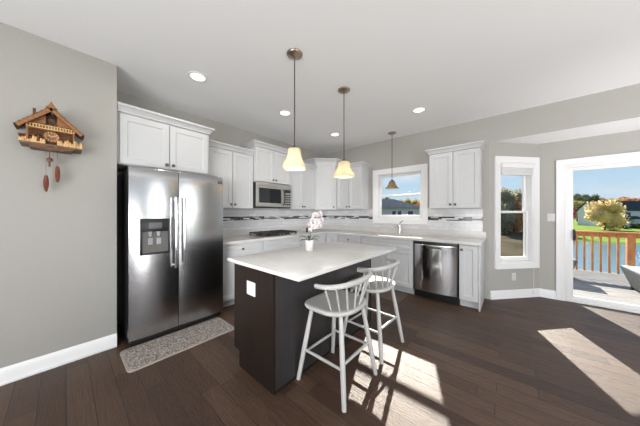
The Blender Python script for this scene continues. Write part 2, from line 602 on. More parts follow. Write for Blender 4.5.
def tag(o, label, cat, group=None, kind=None):
    o['label'] = label
    o['category'] = cat
    if group:
        o['group'] = group
    if kind:
        o['kind'] = kind
    return o

def thing(name, label, cat, loc=(0, 0, 0), rz=0.0, group=None):
    o = bpy.data.objects.new(name, None)
    COL.objects.link(o)
    o.empty_display_size = 0.1
    o.location = loc
    o.rotation_euler = (0, 0, rz)
    return tag(o, label, cat, group)

def struct(o):
    o['kind'] = 'structure'
    return o

def copy_tree(o, parent=None):
    c = o.copy()
    COL.objects.link(c)
    if parent is not None:
        c.parent = parent
    for ch in list(o.children):
        copy_tree(ch, c)
    return c

def B(name, mat, parent, *a, **k):
    return MB().box(*a, **k).build(name, mat, parent)

# ------------------------------------------------------------------ room shell
H = 2.75
BAYZ = 2.378
XR = 6.75
YR = -9.0
AX, AY = 3.277, 0.0          # start of the angled bay wall
BX, BY = 3.86, 0.66          # its end
fl = MB()
fl.prism([(-0.14, YR), (XR, YR), (XR, 0.0), (6.74, 0), (6.16, 0.72), (BX, 0.72), (BX - 0.05, BY), (AX - 0.05, 0.06), (-0.14, 0.06)], -0.06, 0.0)
struct(fl.build('floor', 'floor'))
struct(B('ceiling', 'ceiling', None, -0.2, XR + 0.1, YR - 0.1, 0.14, H, H + 0.1))
struct(B('ceiling_bay', 'ceiling', None, AX - 0.1, XR + 0.1, 0.012, 0.80, BAYZ, BAYZ + 0.06))
struct(B('wall_left', 'wall', None, -0.14, 0.0, -3.9, 0.14, 0.0, H))
struct(B('wall_partition', 'wall', None, -0.14, 0.604, YR - 0.1, -3.86, 0.0, H, bev=0.006))
# back wall with the window opening
WX0, WX1, WZ0, WZ1 = 1.452, 2.328, 1.185, 2.085
wb = MB()
wb.box(-0.14, WX0, 0, 0.14, 0, H)
wb.box(WX1, AX, 0, 0.14, 0, H)
wb.box(WX0, WX1, 0, 0.14, 0, WZ0)
wb.box(WX0, WX1, 0, 0.14, WZ1, H)
struct(wb.build('wall_back', 'wall'))
struct(B('wall_header', 'wall', None, AX, XR, 0.0, 0.012, BAYZ, H))
# angled wall (local frame: x along it, -y into the room)
ANG = atan2(BY - AY, BX - AX)
TA = Matrix.Translation((AX, AY, 0)) @ Matrix.Rotation(ANG, 4, 'Z')
LA = sqrt((BX - AX) ** 2 + (BY - AY) ** 2)
VX0, VX1, VZ0, VZ1 = 0.178, 0.775, 0.54, 2.075
wa = MB(TA)
wa.box(0, VX0, 0, 0.14, 0, BAYZ + 0.02)
wa.box(VX1, LA + 0.02, 0, 0.14, 0, BAYZ + 0.02)
wa.box(VX0, VX1, 0, 0.14, 0, VZ0)
wa.box(VX0, VX1, 0, 0.14, VZ1, BAYZ + 0.02)
struct(wa.build('wall_angled', 'wall'))
# bay back wall with the sliding door opening
DX0, DX1, DZ1 = 4.135, 5.98, 2.0
wd = MB()
wd.box(3.80, DX0, BY, BY + 0.14, 0, BAYZ + 0.02)
wd.box(DX1, 6.25, BY, BY + 0.14, 0, BAYZ + 0.02)
wd.box(DX0, DX1, BY, BY + 0.14, DZ1, BAYZ + 0.02)
struct(wd.build('wall_bay', 'wall'))
wr2 = MB()
wr2.prism([(6.16, BY), (6.25, BY + 0.14), (XR + 0.1, 0.14), (XR + 0.1, 0.0), (XR - 0.01, 0.0)], 0, BAYZ + 0.02)
struct(wr2.build('wall_bay_far', 'wall'))
# unseen right and rear walls; wide openings added to let in sky light
wr = MB()
wr.box(XR, XR + 0.12, YR - 0.1, -6.2, 0, H)
wr.box(XR, XR + 0.12, -1.2, 0.0, 0, H)
wr.box(XR, XR + 0.12, -6.2, -1.2, 0, 0.45)
wr.box(XR, XR + 0.12, -6.2, -1.2, 2.35, H)
wr.box(XR, XR + 0.12, -3.85, -3.55, 0.45, 2.35)
struct(wr.build('wall_right', 'wall'))
wq = MB()
wq.box(0.6, 1.3, YR - 0.1, YR, 0, H)
wq.box(6.0, XR, YR - 0.1, YR, 0, H)
wq.box(1.3, 6.0, YR - 0.1, YR, 0, 0.3)
wq.box(1.3, 6.0, YR - 0.1, YR, 2.35, H)
wq.box(3.5, 3.8, YR - 0.1, YR, 0.3, 2.35)
struct(wq.build('wall_rear', 'wall'))

# tile backsplash and mosaic bands
CT = 0.914
LIP = 1.015
UB = 1.372
tb = MB()
tb.box(0.009, WX0 - 0.092, -0.009, 0.0, LIP, UB + 0.02)
tb.box(WX1 + 0.092, 3.20, -0.009, 0.0, LIP, UB + 0.02)
tb.box(WX0 - 0.092, WX1 + 0.092, -0.009, 0.0, LIP, WZ0 - 0.095)
struct(tb.build('trim_1', 'tile_x'))
tl = MB()
tl.box(0.0, 0.009, -2.88, 0.0, LIP, UB + 0.02)
struct(tl.build('trim_2', 'tile_y'))
mb_ = MB()
mb_.box(0.012, WX0 - 0.093, -0.012, 0.0, 1.175, 1.242)
mb_.box(WX1 + 0.093, 3.20, -0.012, 0.0, 1.175, 1.242)
struct(mb_.build('trim_3', 'mosaic_x'))
struct(B('trim_4', 'mosaic_y', None, 0.0, 0.012, -2.88, -0.0, 1.175, 1.242))

def baseboard(name, p0, p1, h=0.125, t=0.016):
    p0 = Vector((p0[0], p0[1], 0))
    p1 = Vector((p1[0], p1[1], 0))
    d = (p1 - p0)
    a = atan2(d.y, d.x)
    T = Matrix.Translation(p0) @ Matrix.Rotation(a, 4, 'Z')
    L = d.length
    m = MB(T)
    prof = [(0, 0), (-t, 0), (-t, h - 0.03), (-t * 0.75, h - 0.018), (-t * 0.45, h - 0.006), (-t * 0.3, h), (0, h)]
    m.loft([[(0, y, z) for y, z in prof], [(L, y, z) for y, z in prof]])
    m.box(0, L, -t - 0.012, -t, 0, 0.018, bev=0.004)
    return struct(m.build(name, 'trim'))
baseboard('baseboard_left', (0.604, YR), (0.604, -3.862))
baseboard('baseboard_angled', (AX + 0.01, AY + 0.01), (BX, BY))
baseboard('baseboard_bay', (BX - 0.012, BY), (4.043, BY))

# ------------------------------------------------------------------ windows and door
def picture_casing(m, x0, x1, z0, z1, w=0.09, t=0.019):
    """moulded casing around an opening; local -y is the room side"""
    prof = [(0.0, 0.012), (0.012, t), (w * 0.65, t * 0.8), (w - 0.02, t * 1.15), (w, t * 1.15), (w, 0)]
    rings = []
    for o_, d_ in [(0.0, 0.0)] + prof:
        rings.append([(x0 - o_, -d_, z0 - o_), (x1 + o_, -d_, z0 - o_), (x1 + o_, -d_, z1 + o_), (x0 - o_, -d_, z1 + o_)])
    m.loft(rings, False, False)

def frame_ring(m, x0, x1, z0, z1, w, y0, y1, wb=None, wt=None, bev=0.003):
    wb = wb or w
    wt = wt or w
    m.box(x0, x0 + w, y0, y1, z0, z1, bev=bev)
    m.box(x1 - w, x1, y0, y1, z0, z1, bev=bev)
    m.box(x0 + w, x1 - w, y0, y1, z0, z0 + wb, bev=bev)
    m.box(x0 + w, x1 - w, y0, y1, z1 - wt, z1, bev=bev)

def window(name, loc, rz, x0, x1, z0, z1, meet):
    r = bpy.data.objects.new(name, None)
    COL.objects.link(r)
    r.location = loc
    r.rotation_euler = (0, 0, rz)
    struct(r)
    m = MB()
    picture_casing(m, x0, x1, z0, z1)
    m.build('casing', 'trim', r)
    m = MB()
    frame_ring(m, x0 - 0.002, x1 + 0.002, z0 - 0.002, z1 + 0.002, 0.022, -0.004, 0.135)
    m.build('jamb', 'trim', r)
    a0, a1 = x0 + 0.022, x1 - 0.022
    up = MB()
    frame_ring(up, a0, a1, meet - 0.018, z1 - 0.02, 0.042, 0.088, 0.118, wb=0.034, wt=0.04)
    us = up.build('upper_sash', 'trim', r)
    B('pane', 'glass', us, a0 + 0.038, a1 - 0.038, 0.102, 0.106, meet + 0.012, z1 - 0.058)
    lo = MB()
    frame_ring(lo, a0, a1, z0 + 0.018, meet + 0.018, 0.042, 0.052, 0.084, wb=0.06, wt=0.034)
    lo.box(0.5 * (a0 + a1) - 0.02, 0.5 * (a0 + a1) + 0.02, 0.036, 0.056, meet + 0.004, meet + 0.018, bev=0.003)
    ls = lo.build('lower_sash', 'trim', r)
    B('pane', 'glass', ls, a0 + 0.038, a1 - 0.038, 0.066, 0.070, z0 + 0.074, meet - 0.014)
    return r
window('window_1', (0, 0, 0), 0, WX0, WX1, WZ0, WZ1, 1.645)
window('window_2', (AX, AY, 0), ANG, VX0, VX1, VZ0, VZ1, 1.318)

# sliding door
dr = struct(bpy.data.objects.new('door_1', None))
COL.objects.link(dr)
dr.location = (0, BY, 0)
m = MB()
w_, t_ = 0.092, 0.02
prof = [(0.0, 0.0), (0.0, 0.012), (0.012, t_), (w_ * 0.65, t_ * 0.8), (w_ - 0.02, t_ * 1.15), (w_, t_ * 1.15), (w_, 0)]
m.loft([[(DX0 - o_, -d_, 0), (DX0 - o_, -d_, DZ1 + o_), (DX1 + o_, -d_, DZ1 + o_), (DX1 + o_, -d_, 0)] for o_, d_ in prof], False, False, closed=False)
m.build('casing', 'trim', dr)
m = MB()
m.box(DX0, DX0 + 0.03, -0.003, 0.14, 0, DZ1, bev=0.003)
m.box(DX1 - 0.03, DX1, -0.003, 0.14, 0, DZ1, bev=0.003)
m.box(DX0 + 0.03, DX1 - 0.03, -0.003, 0.14, DZ1 - 0.03, DZ1, bev=0.003)
m.box(DX0 + 0.03, DX1 - 0.03, -0.003, 0.14, 0, 0.028, bev=0.004)
m.build('door_frame', 'trim', dr)
mid = 0.5 * (DX0 + DX1)
for (a, b, y0) in ((DX0 + 0.03, mid + 0.03, 0.03), (mid - 0.03, DX1 - 0.03, 0.075)):
    m = MB()
    frame_ring(m, a, b, 0.03, DZ1 - 0.03, 0.055, y0, y0 + 0.036, wb=0.06, wt=0.05)
    p = m.build('door_panel', 'trim', dr)
    B('pane', 'glass', p, a + 0.05, b - 0.05, y0 + 0.016, y0 + 0.020, 0.085, DZ1 - 0.075)
    if y0 < 0.05:
        m = MB()
        hx = a + 0.062
        m.tube([(hx, y0 - 0.002, 0.905), (hx + 0.002, y0 - 0.028, 0.915), (hx + 0.004, y0 - 0.047, 0.95), (hx + 0.004, y0 - 0.05, 0.98), (hx + 0.004, y0 - 0.047, 1.01), (hx + 0.002, y0 - 0.028, 1.045), (hx, y0 - 0.002, 1.055)], 0.010, 10)
        m.box(hx - 0.010, hx + 0.010, y0 - 0.004, y0 + 0.002, 0.90, 1.06, bev=0.0015)
        m.build('door_handle', 'black', p)
# ------------------------------------------------------------------ cabinet parts
def shaker(m, x0, x1, z0, z1, y=0.0, t=0.02, rail=0.057, rec=0.008):
    """shaker front, front plane at y-t, local -y faces the viewer"""
    g = 0.0016
    x0 += g; x1 -= g; z0 += g; z1 -= g
    rail = min(rail, (z1 - z0) * 0.32, (x1 - x0) * 0.32)
    def ring(i, yy):
        return [(x0 + i, yy, z0 + i), (x1 - i, yy, z0 + i), (x1 - i, yy, z1 - i), (x0 + i, yy, z1 - i)]
    f = y - t
    m.loft([ring(0, y), ring(0, f + 0.0025), ring(0.0025, f), ring(rail, f), ring(rail + 0.006, f + rec * 0.55), ring(rail + 0.010, f + rec)], True, True)

def knob_at(parent, x, y, z):
    m = MB(Matrix.Translation((x, y, z)) @ Matrix.Rotation(radians(90), 4, 'X'))
    m.lathe([(0.007, 0.0), (0.006, 0.010), (0.009, 0.014), (0.0175, 0.018), (0.0180, 0.025), (0.013, 0.030), (0.004, 0.032)], 12)
    return m.build('knob', 'knob', parent)

def front(root, kind, x0, x1, z0, z1, y, knob=None):
    m = MB()
    shaker(m, x0, x1, z0, z1, y)
    d = m.build(kind, 'cabinet', root)
    if knob:
        knob_at(d, knob[0], y - 0.02, knob[1])
    return d

def offset_poly(poly, offs):
    n = len(poly)
    out = []
    L = []
    for i in range(n):
        a = Vector(poly[i]); b = Vector(poly[(i + 1) % n])
        d = (b - a).normalized()
        nrm = Vector((d.y, -d.x))      # outward for CCW
        L.append((a + nrm * offs[i], d))
    for i in range(n):
        p, d = L[i - 1]
        q, e_ = L[i]
        den = d.x * e_.y - d.y * e_.x
        if abs(den) < 1e-6:
            out.append(q)
        else:
            t = ((q.x - p.x) * e_.y - (q.y - p.y) * e_.x) / den
            out.append(p + d * t)
    return out

CROWN = [(0.0, 0.0), (0.010, 0.004), (0.010, 0.016), (0.018, 0.026), (0.026, 0.042), (0.040, 0.056), (0.048, 0.060), (0.048, 0.078)]
def crown(root, poly, mask, z, k=1.0):
    m = MB()
    rings = [[(p.x, p.y, z + h * k) for p in offset_poly(poly, [o_ * k * mk for mk in mask])] for o_, h in CROWN]
    m.loft(rings, True, True)
    return m.build('crown_molding', 'cabinet', root, ang=25)

def upper(label, loc, rz, w, d, z0, z1, splits, knobside, sides=(1, 1), ck=1.0, kz=0.06):
    """wall cabinet; local x to the right seen from the front, front face at y=-d"""
    r = thing('wall_cabinet', label, 'cabinet', loc, rz, 'white shaker wall cabinets')
    m = MB()
    m.box(0.001, w - 0.001, -d, -0.001, z0, z1, bev=0.0015)
    m.build('cabinet_body', 'cabinet', r)
    for (a, b), ks in zip(splits, knobside):
        kx = b - 0.03 if ks > 0 else a + 0.03
        front(r, 'door', a, b, z0 + 0.004, z1 - 0.012, -d, (kx, z0 + kz))
    poly = [(0, 0), (0, -d - 0.012), (w, -d - 0.012), (w, 0)]
    crown(r, poly, [sides[0], 1, sides[1], 0], z1 - 0.006, ck)
    return r

R90 = radians(90)
# left wall (front faces +X): loc = (0, y0), local x -> +Y
fc = thing('wall_cabinet', 'deep two-door white cabinet directly above the steel refrigerator', 'cabinet', (0, -3.855, 0), R90, 'white shaker wall cabinets')
m = MB()
m.box(0.0, 0.890, -0.55, -0.001, 1.795, 2.325, bev=0.0015)
m.box(0.892, 0.966, -0.33, -0.001, 1.372, 2.30)
m.build('cabinet_body', 'cabinet', fc)
front(fc, 'door', 0.018, 0.445, 1.80, 2.305, -0.55, (0.415, 1.845))
front(fc, 'door', 0.449, 0.872, 1.80, 2.305, -0.55, (0.479, 1.845))
crown(fc, [(0, 0), (0, -0.562), (0.89, -0.562), (0.89, 0)], [0, 1, 1, 0], 2.318, 1.0)

upper('two-door white wall cabinet between the refrigerator cabinet and the microwave', (0, -2.885, 0), R90, 0.715, 0.32, UB, 2.245, [(0.006, 0.355), (0.359, 0.709)], (1, -1), (0, 0))
upper('short two-door white wall cabinet above the microwave', (0, -2.165, 0), R90, 0.765, 0.36, 1.825, 2.405, [(0.008, 0.380), (0.384, 0.757)], (1, -1), (1, 1), kz=0.05)
upper('two-door white wall cabinet between the microwave and the corner cabinet', (0, -1.395, 0), R90, 0.735, 0.32, UB, 2.245, [(0.006, 0.365), (0.369, 0.729)], (1, -1), (0, 0))
upper('two-door white wall cabinet left of the kitchen window', (0.66, 0, 0), 0, 0.635, 0.32, UB, 2.245, [(0.006, 0.315), (0.319, 0.629)], (1, -1), (0, 1))
upper('two-door white wall cabinet above the dishwasher, right of the kitchen window', (2.522, 0, 0), 0, 0.678, 0.32, UB, 2.245, [(0.006, 0.337), (0.341, 0.672)], (1, -1), (1, 1))
# corner cabinet
cc = thing('wall_cabinet', 'diagonal one-door white cabinet in the far corner, taller than its neighbours', 'cabinet', (0, 0, 0), 0, 'white shaker wall cabinets')
cp = [(0.001, -0.001), (0.001, -0.655), (0.335, -0.655), (0.655, -0.335), (0.655, -0.001)]
m = MB()
m.prism(cp, UB, 2.405)
m.build('cabinet_body', 'cabinet', cc)
dl = 0.32 * sqrt(2)
TD = Matrix.Translation((0.335, -0.655, 0)) @ Matrix.Rotation(radians(45), 4, 'Z')
m = MB(TD)
shaker(m, 0.03, dl - 0.03, UB + 0.004, 2.39, 0.0)
dd = m.build('door', 'cabinet', cc)
kp = TD @ Vector((dl - 0.06, -0.02, UB + 0.06))
m = MB(Matrix.Translation(kp) @ Matrix.Rotation(radians(45), 4, 'Z') @ Matrix.Rotation(radians(90), 4, 'X'))
m.lathe([(0.007, 0.0), (0.006, 0.010), (0.009, 0.014), (0.0175, 0.018), (0.0180, 0.025), (0.013, 0.030), (0.004, 0.032)], 12)
m.build('knob', 'knob', dd)
crown(cc, [tuple(p) for p in cp], [0, 1, 1, 1, 0], 2.40, 1.0)

def base(label, loc, rz, w, fronts, d=0.60):
    r = thing('base_cabinet', label, 'cabinet', loc, rz, 'white shaker base cabinets')
    m = MB()
    m.box(0.001, w - 0.001, -d, -0.012, 0.105, 0.873, bev=0.0015)
    m.build('cabinet_body', 'cabinet', r)
    B('toe_kick', 'cabinet', r, 0.001, w - 0.001, -d + 0.07, -d + 0.086, 0.0, 0.105)
    for kind, a, b, z0, z1, kn in fronts:
        front(r, kind, a, b, z0, z1, -d, kn)
    return r
DT = 0.862   # top of fronts
DB = 0.715   # drawer bottom
base('base cabinet with one drawer beside the refrigerator under the left counter', (0, -2.88, 0), R90, 0.705,
     [('drawer', 0.004, 0.701, DB, DT, (0.352, 0.79)), ('door', 0.004, 0.351, 0.112, DB - 0.004, (0.32, 0.66)), ('door', 0.355, 0.701, 0.112, DB - 0.004, (0.385, 0.66))])
base('base cabinet with a plain drawer front under the gas cooktop', (0, -2.172, 0), R90, 0.80,
     [('drawer', 0.004, 0.796, DB, DT, None), ('door', 0.004, 0.398, 0.112, DB - 0.004, (0.368, 0.66)), ('door', 0.402, 0.796, 0.112, DB - 0.004, (0.432, 0.66))])
base('narrow base cabinet between the cooktop cabinet and the corner', (0, -1.37, 0), R90, 0.455,
     [('drawer', 0.004, 0.451, DB, DT, (0.227, 0.79)), ('door', 0.004, 0.451, 0.112, DB - 0.004, (0.41, 0.66))])
bc = thing('base_cabinet', 'corner base cabinet with two inward-folding door panels', 'cabinet', (0, 0, 0), 0, 'white shaker base cabinets')
m = MB()
m.prism([(0.012, -0.012), (0.012, -0.913), (0.60, -0.913), (0.60, -0.60), (0.888, -0.60), (0.888, -0.012)], 0.105, 0.873)
m.build('cabinet_body', 'cabinet', bc)
m = MB()
m.prism([(0.50, -0.913), (0.53, -0.913), (0.53, -0.53), (0.888, -0.53), (0.888, -0.50), (0.50, -0.50)], 0.0, 0.105)
m.build('toe_kick', 'cabinet', bc)
m = MB(Matrix.Rotation(R90, 4, 'Z'))
shaker(m, -0.910, -0.625, 0.112, DT, -0.60)
m.build('door', 'cabinet', bc)
m = MB()
shaker(m, 0.625, 0.885, 0.112, DT, -0.60)
m.build('door', 'cabinet', bc)
base('base cabinet with one drawer, left of the sink cabinet', (0.890, 0, 0), 0, 0.545,
     [('drawer', 0.004, 0.541, DB, DT, (0.272, 0.79)), ('door', 0.004, 0.271, 0.112, DB - 0.004, (0.24, 0.66)), ('door', 0.275, 0.541, 0.112, DB - 0.004, (0.305, 0.66))])
base('wide sink base cabinet with a plain false front below the kitchen window', (1.437, 0, 0), 0, 0.925,
     [('drawer', 0.004, 0.921, DB, DT, None), ('door', 0.004, 0.461, 0.112, DB - 0.004, (0.43, 0.645)), ('door', 0.465, 0.921, 0.112, DB - 0.004, (0.495, 0.645))])
eb = base('narrow one-door end cabinet at the right of the dishwasher', (2.98, 0, 0), 0, 0.238,
     [('door', 0.004, 0.222, 0.112, DT, (0.036, 0.80))])
B('end_panel', 'cabinet', eb, 0.224, 0.242, -0.615, -0.012, 0.0, 0.873, bev=0.0015)

# counter
SX0, SX1, SY0, SY1 = 1.56, 2.24, -0.53, -0.14
m = MB()
zt, zb = CT, CT - 0.038
m.box(0.010, 0.650, -2.88, -0.650, zb, zt)
m.box(0.010, SX0, -0.650, -0.010, zb, zt)
m.box(SX1, 3.243, -0.650, -0.010, zb, zt)
m.box(SX0, SX1, -0.650, SY0, zb, zt)
m.box(SX0, SX1, SY1, -0.010, zb, zt)
m.box(0.010, 0.032, -2.88, -0.010, zt, LIP)
m.box(0.032, 3.243, -0.032, -0.010, zt, LIP)
bmesh.ops.remove_doubles(m.bm, verts=m.bm.verts[:], dist=0.0001)
ct = m.build('countertop', 'counter')
tag(ct, 'pale stone L-shaped countertop with a low upstand along the left and back walls', 'countertop')

# sink
sk = thing('kitchen_sink', 'undermount steel sink set in the counter below the kitchen window', 'sink', (0, 0, 0))
m = MB()
def rr_ring(x0, x1, y0, y1, z, r, n=5):
    pts = []
    for cx_, cy_, a0 in ((x1 - r, y1 - r, 0), (x0 + r, y1 - r, 90), (x0 + r, y0 + r, 180), (x1 - r, y0 + r, 270)):
        for i in range(n + 1):
            a = radians(a0 + 90 * i / n)
            pts.append((cx_ + r * cos(a), cy_ + r * sin(a), z))
    return pts
m.loft([rr_ring(SX0 - 0.01, SX1 + 0.01, SY0 - 0.01, SY1 + 0.01, zb - 0.001, 0.04), rr_ring(SX0 + 0.004, SX1 - 0.004, SY0 + 0.004, SY1 - 0.004, zb - 0.002, 0.04),
        rr_ring(SX0 + 0.008, SX1 - 0.008, SY0 + 0.008, SY1 - 0.008, 0.72, 0.05), rr_ring(SX0 + 0.03, SX1 - 0.03, SY0 + 0.03, SY1 - 0.03, 0.70, 0.05)], False, True)
m.build('basin', 'steel_sink', sk)
m = MB()
m.lathe([(0.045, 0), (0.045, 0.003), (0.03, 0.004), (0.028, 0.001)], 20, (1.90, -0.33, 0.701))
m.build('drain', 'chrome', sk)

# faucet
fa = thing('kitchen_faucet', 'chrome single-lever kitchen faucet behind the sink', 'faucet', (1.945, -0.085, CT))
m = MB()
m.lathe([(0.034, 0), (0.034, 0.006), (0.028, 0.012), (0.0255, 0.02), (0.025, 0.12), (0.027, 0.15), (0.026, 0.165), (0.020, 0.178), (0.008, 0.184)], 20)
m.build('faucet_body', 'chrome', fa)
m = MB()
m.tube([(0, -0.01, 0.095), (0, -0.05, 0.135), (0, -0.10, 0.170), (0, -0.15, 0.185), (0, -0.19, 0.175), (0, -0.21, 0.150), (0, -0.215, 0.125)], lambda t: 0.015 + 0.004 * t, 14)
m.build('spout', 'chrome', fa)
m = MB()
m.tube([(0, 0, 0.178), (0.012, 0.004, 0.205), (0.035, 0.008, 0.228), (0.062, 0.010, 0.240)], lambda t: 0.009 - 0.002 * t, 10)
m.build('lever', 'chrome', fa)

# ------------------------------------------------------------------ refrigerator
def curved_front(m, x0, x1, z0, z1, yb, yf, bulge_x=0.0, roll=0.02, nx=14, nz=24, pw=2.0):
    """door slab; front plane at yf (toward -y) bulging in x and rolling back near top"""
    def yy(u, v):
        y = yf - bulge_x * (1 - abs(2 * u - 1) ** pw)
        z = z0 + v * (z1 - z0)
        dt = (z1 - z) / roll
        if dt < 1:
            y += (1 - sqrt(max(0, 1 - (1 - dt) ** 2))) * roll * 0.25
        return y
    zs = [0.0] + [(1 - (1 - k / nz) ** 2) for k in range(1, nz + 1)]
    grid = [[m.v((x0 + (x1 - x0) * i / nx, yy(i / nx, zs[k]), z0 + zs[k] * (z1 - z0))) for i in range(nx + 1)] for k in range(nz + 1)]
    back = {}
    for k in range(nz):
        for i in range(nx):
            m.f([grid[k][i], grid[k][i + 1], grid[k + 1][i + 1], grid[k + 1][i]])
    edge = [grid[0][i] for i in range(nx + 1)] + [grid[k][nx] for k in range(1, nz + 1)] + [grid[nz][i] for i in range(nx - 1, -1, -1)] + [grid[k][0] for k in range(nz - 1, 0, -1)]
    bk = [m.bm.verts.new((v.co.x, yb, v.co.z)) for v in edge] if m.M == Matrix.Identity(4) else None
    n = len(edge)
    for i in range(n):
        m.f([edge[i], edge[(i + 1) % n], bk[(i + 1) % n], bk[i]])
    m.f(bk)

FX = 0.79
fr = thing('refrigerator', 'stainless side-by-side refrigerator with a water dispenser beside the grey wall', 'refrigerator', (0, -3.80, 0), R90)
FW = 0.91
m = MB()
m.box(0.006, FW - 0.006, -0.700, -0.03, 0.03, 1.735, bev=0.006)
m.build('cabinet_body', 'black', fr)
m = MB()
m.box(0.012, FW - 0.012, -0.745, -0.66, 0.012, 0.068, bev=0.006)
for i in range(40):
    x = 0.03 + i * (FW - 0.06) / 39
    m.box(x - 0.004, x + 0.004, -0.749, -0.744, 0.022, 0.058)
m.build('kick_grille', 'black', fr)
SPL = 0.418
fdoors = []
for k, (a, b) in enumerate(((0.0, SPL - 0.003), (SPL + 0.003, FW))):
    m = MB()
    curved_front(m, a, b, 0.075, 1.757, -0.708, -0.784, 0.012, 0.10)
    fdoors.append(m.build('freezer_door' if k == 0 else 'fresh_food_door', 'steel', fr, ang=50))
for d_, hx in ((fdoors[0], SPL - 0.040), (fdoors[1], SPL + 0.040)):
    m = MB()
    pts = []
    for i in range(21):
        t = i / 20
        z = 0.72 + 0.75 * t
        y = -0.838 - 0.012 * sin(pi * t)
        pts.append((hx, y, z))
    m.tube(pts, 0.0135, 14)
    for z in (0.745, 1.445):
        m.tube([(hx, -0.785, z), (hx, -0.838, z)], 0.011, 10)
    m.build('handle', 'chrome', d_)
# dispenser
dp = MB()
D0, D1, E0, E1 = 0.082, 0.330, 0.885, 1.245
frame_ring(dp, D0, D1, E0, E1, 0.014, -0.812, -0.780, bev=0.004)
dp.box(D0 + 0.012, D1 - 0.012, -0.808, -0.782, 1.115, E1 - 0.012, bev=0.003)
dpo = dp.build('dispenser_frame', 'black', fdoors[0])
m = MB()
m.box(D0 + 0.012, D1 - 0.012, -0.7985, -0.786, E0 + 0.012, 1.115)
m.build('dispenser_recess', 'recess', dpo)
m = MB()
m.box(D0 + 0.07, D1 - 0.07, -0.812, -0.805, 1.145, 1.205, bev=0.002)
m.build('dispenser_display', 'grey_plastic', dpo)
m = MB()
for cx_ in (0.165, 0.235):
    m.lathe([(0.020, 0.0), (0.015, -0.035), (0.010, -0.05)], 12, (cx_, -0.803, 1.115))
    m.box(cx_ - 0.020, cx_ + 0.020, -0.806, -0.800, 0.985, 1.05, bev=0.003)
m.build('dispenser_paddle', 'paddle', dpo)
m = MB()
m.box(D0 + 0.018, D1 - 0.018, -0.811, -0.786, E0 + 0.008, E0 + 0.022, bev=0.003)
m.build('drip_tray', 'black', dpo)
# maker's badge, unreadable at this size: a dark plate with two pale strokes
m = MB()
m.box(FW - 0.062, FW - 0.022, -0.7965, -0.780, 1.665, 1.695, bev=0.002)
bd = m.build('badge', 'black', fdoors[1])
m = MB()
m.box(FW - 0.055, FW - 0.044, -0.7985, -0.796, 1.673, 1.688)
m.box(FW - 0.040, FW - 0.028, -0.7985, -0.796, 1.673, 1.677)
m.box(FW - 0.040, FW - 0.036, -0.7985, -0.796, 1.673, 1.688)
m.build('badge_letters', 'chrome', bd)
for a in (0.03, FW - 0.09):
    m = MB()
    m.box(a, a + 0.06, -0.75, -0.66, 1.736, 1.752, bev=0.004)
    m.build('hinge_cover', 'black', fr)
m = MB()
m.box(-0.001, 0.012, -0.775, -0.705, 0.10, 0.165, bev=0.003)
m.build('hinge', 'grey_plastic', fr)

# ------------------------------------------------------------------ microwave
mw = thing('microwave', 'stainless over-the-range microwave hung above the cooktop', 'microwave', (0, -2.165, 1.39), R90)
W = 0.76
m = MB()
m.box(0.0, W, -0.385, -0.01, 0.0, 0.425, bev=0.004)
m.build('housing', 'black', mw)
m = MB()
m.box(0.004, W - 0.004, -0.405, -0.386, 0.362, 0.423, bev=0.004)
for i in range(36):
    x = 0.05 + i * 0.018
    m.box(x, x + 0.010, -0.4065, -0.404, 0.398, 0.412)
m.build('vent_trim', 'steel_mw', mw)
m = MB()
frame_ring(m, 0.004, 0.565, 0.018, 0.359, 0.05, -0.412, -0.386, wb=0.066, wt=0.03, bev=0.004)
md = m.build('door', 'steel_mw', mw)
B('door_glass', 'black_glass', md, 0.05, 0.52, -0.409, -0.390, 0.080, 0.332)
m = MB()
m.tube([(0.556, -0.412, 0.325), (0.556, -0.445, 0.31), (0.556, -0.458, 0.19), (0.556, -0.445, 0.07), (0.556, -0.412, 0.055)], 0.012, 12)
m.build('door_handle', 'black', md)
m = MB()
m.box(0.570, W - 0.004, -0.412, -0.386, 0.018, 0.359, bev=0.004)
mp_ = m.build('control_panel', 'steel_mw', mw)
B('display', 'black_glass', mp_, 0.60, 0.735, -0.4145, -0.411, 0.275, 0.335)
m = MB()
for r_ in range(5):
    for c_ in range(3):
        m.box(0.605 + c_ * 0.044, 0.640 + c_ * 0.044, -0.4145, -0.411, 0.055 + r_ * 0.042, 0.083 + r_ * 0.042, bev=0.001)
m.build('keypad', 'black', mp_)

# ------------------------------------------------------------------ cooktop
ck = thing('gas_cooktop', 'black five-burner gas cooktop on the left counter below the microwave', 'cooktop', (0, 0, CT))
m = MB()
m.box(0.10, 0.615, -2.15, -1.40, 0.0, 0.010, bev=0.004)
m.build('glass_top', 'steel_mw', ck)
bpos = [(0.22, -1.98), (0.48, -1.98), (0.35, -1.775), (0.22, -1.57), (0.48, -1.57)]
for (x, y) in bpos:
    m = MB()
    m.lathe([(0.052, 0.010), (0.050, 0.022), (0.036, 0.024), (0.038, 0.034), (0.030, 0.038)], 20, (x, y, 0))
    m.build('burner', 'iron', ck)
for (y0, y1) in ((-2.11, -1.90), (-1.885, -1.665), (-1.65, -1.44)):
    m = MB()
    for x in (0.125, 0.585):
        m.box(x - 0.008, x + 0.008, y0, y1, 0.040, 0.060, bev=0.003)
    for y in (y0 + 0.006, 0.5 * (y0 + y1), y1 - 0.006):
        m.box(0.125, 0.585, y - 0.009, y + 0.009, 0.040, 0.064, bev=0.003)
    for x in (0.24, 0.35, 0.47):
        m.box(x - 0.009, x + 0.009, y0, y1, 0.040, 0.064, bev=0.003)
    for x in (0.13, 0.58):
        for y in (y0 + 0.01, y1 - 0.01):
            m.box(x - 0.008, x + 0.008, y - 0.008, y + 0.008, 0.010, 0.042)
    m.build('grate', 'iron', ck)
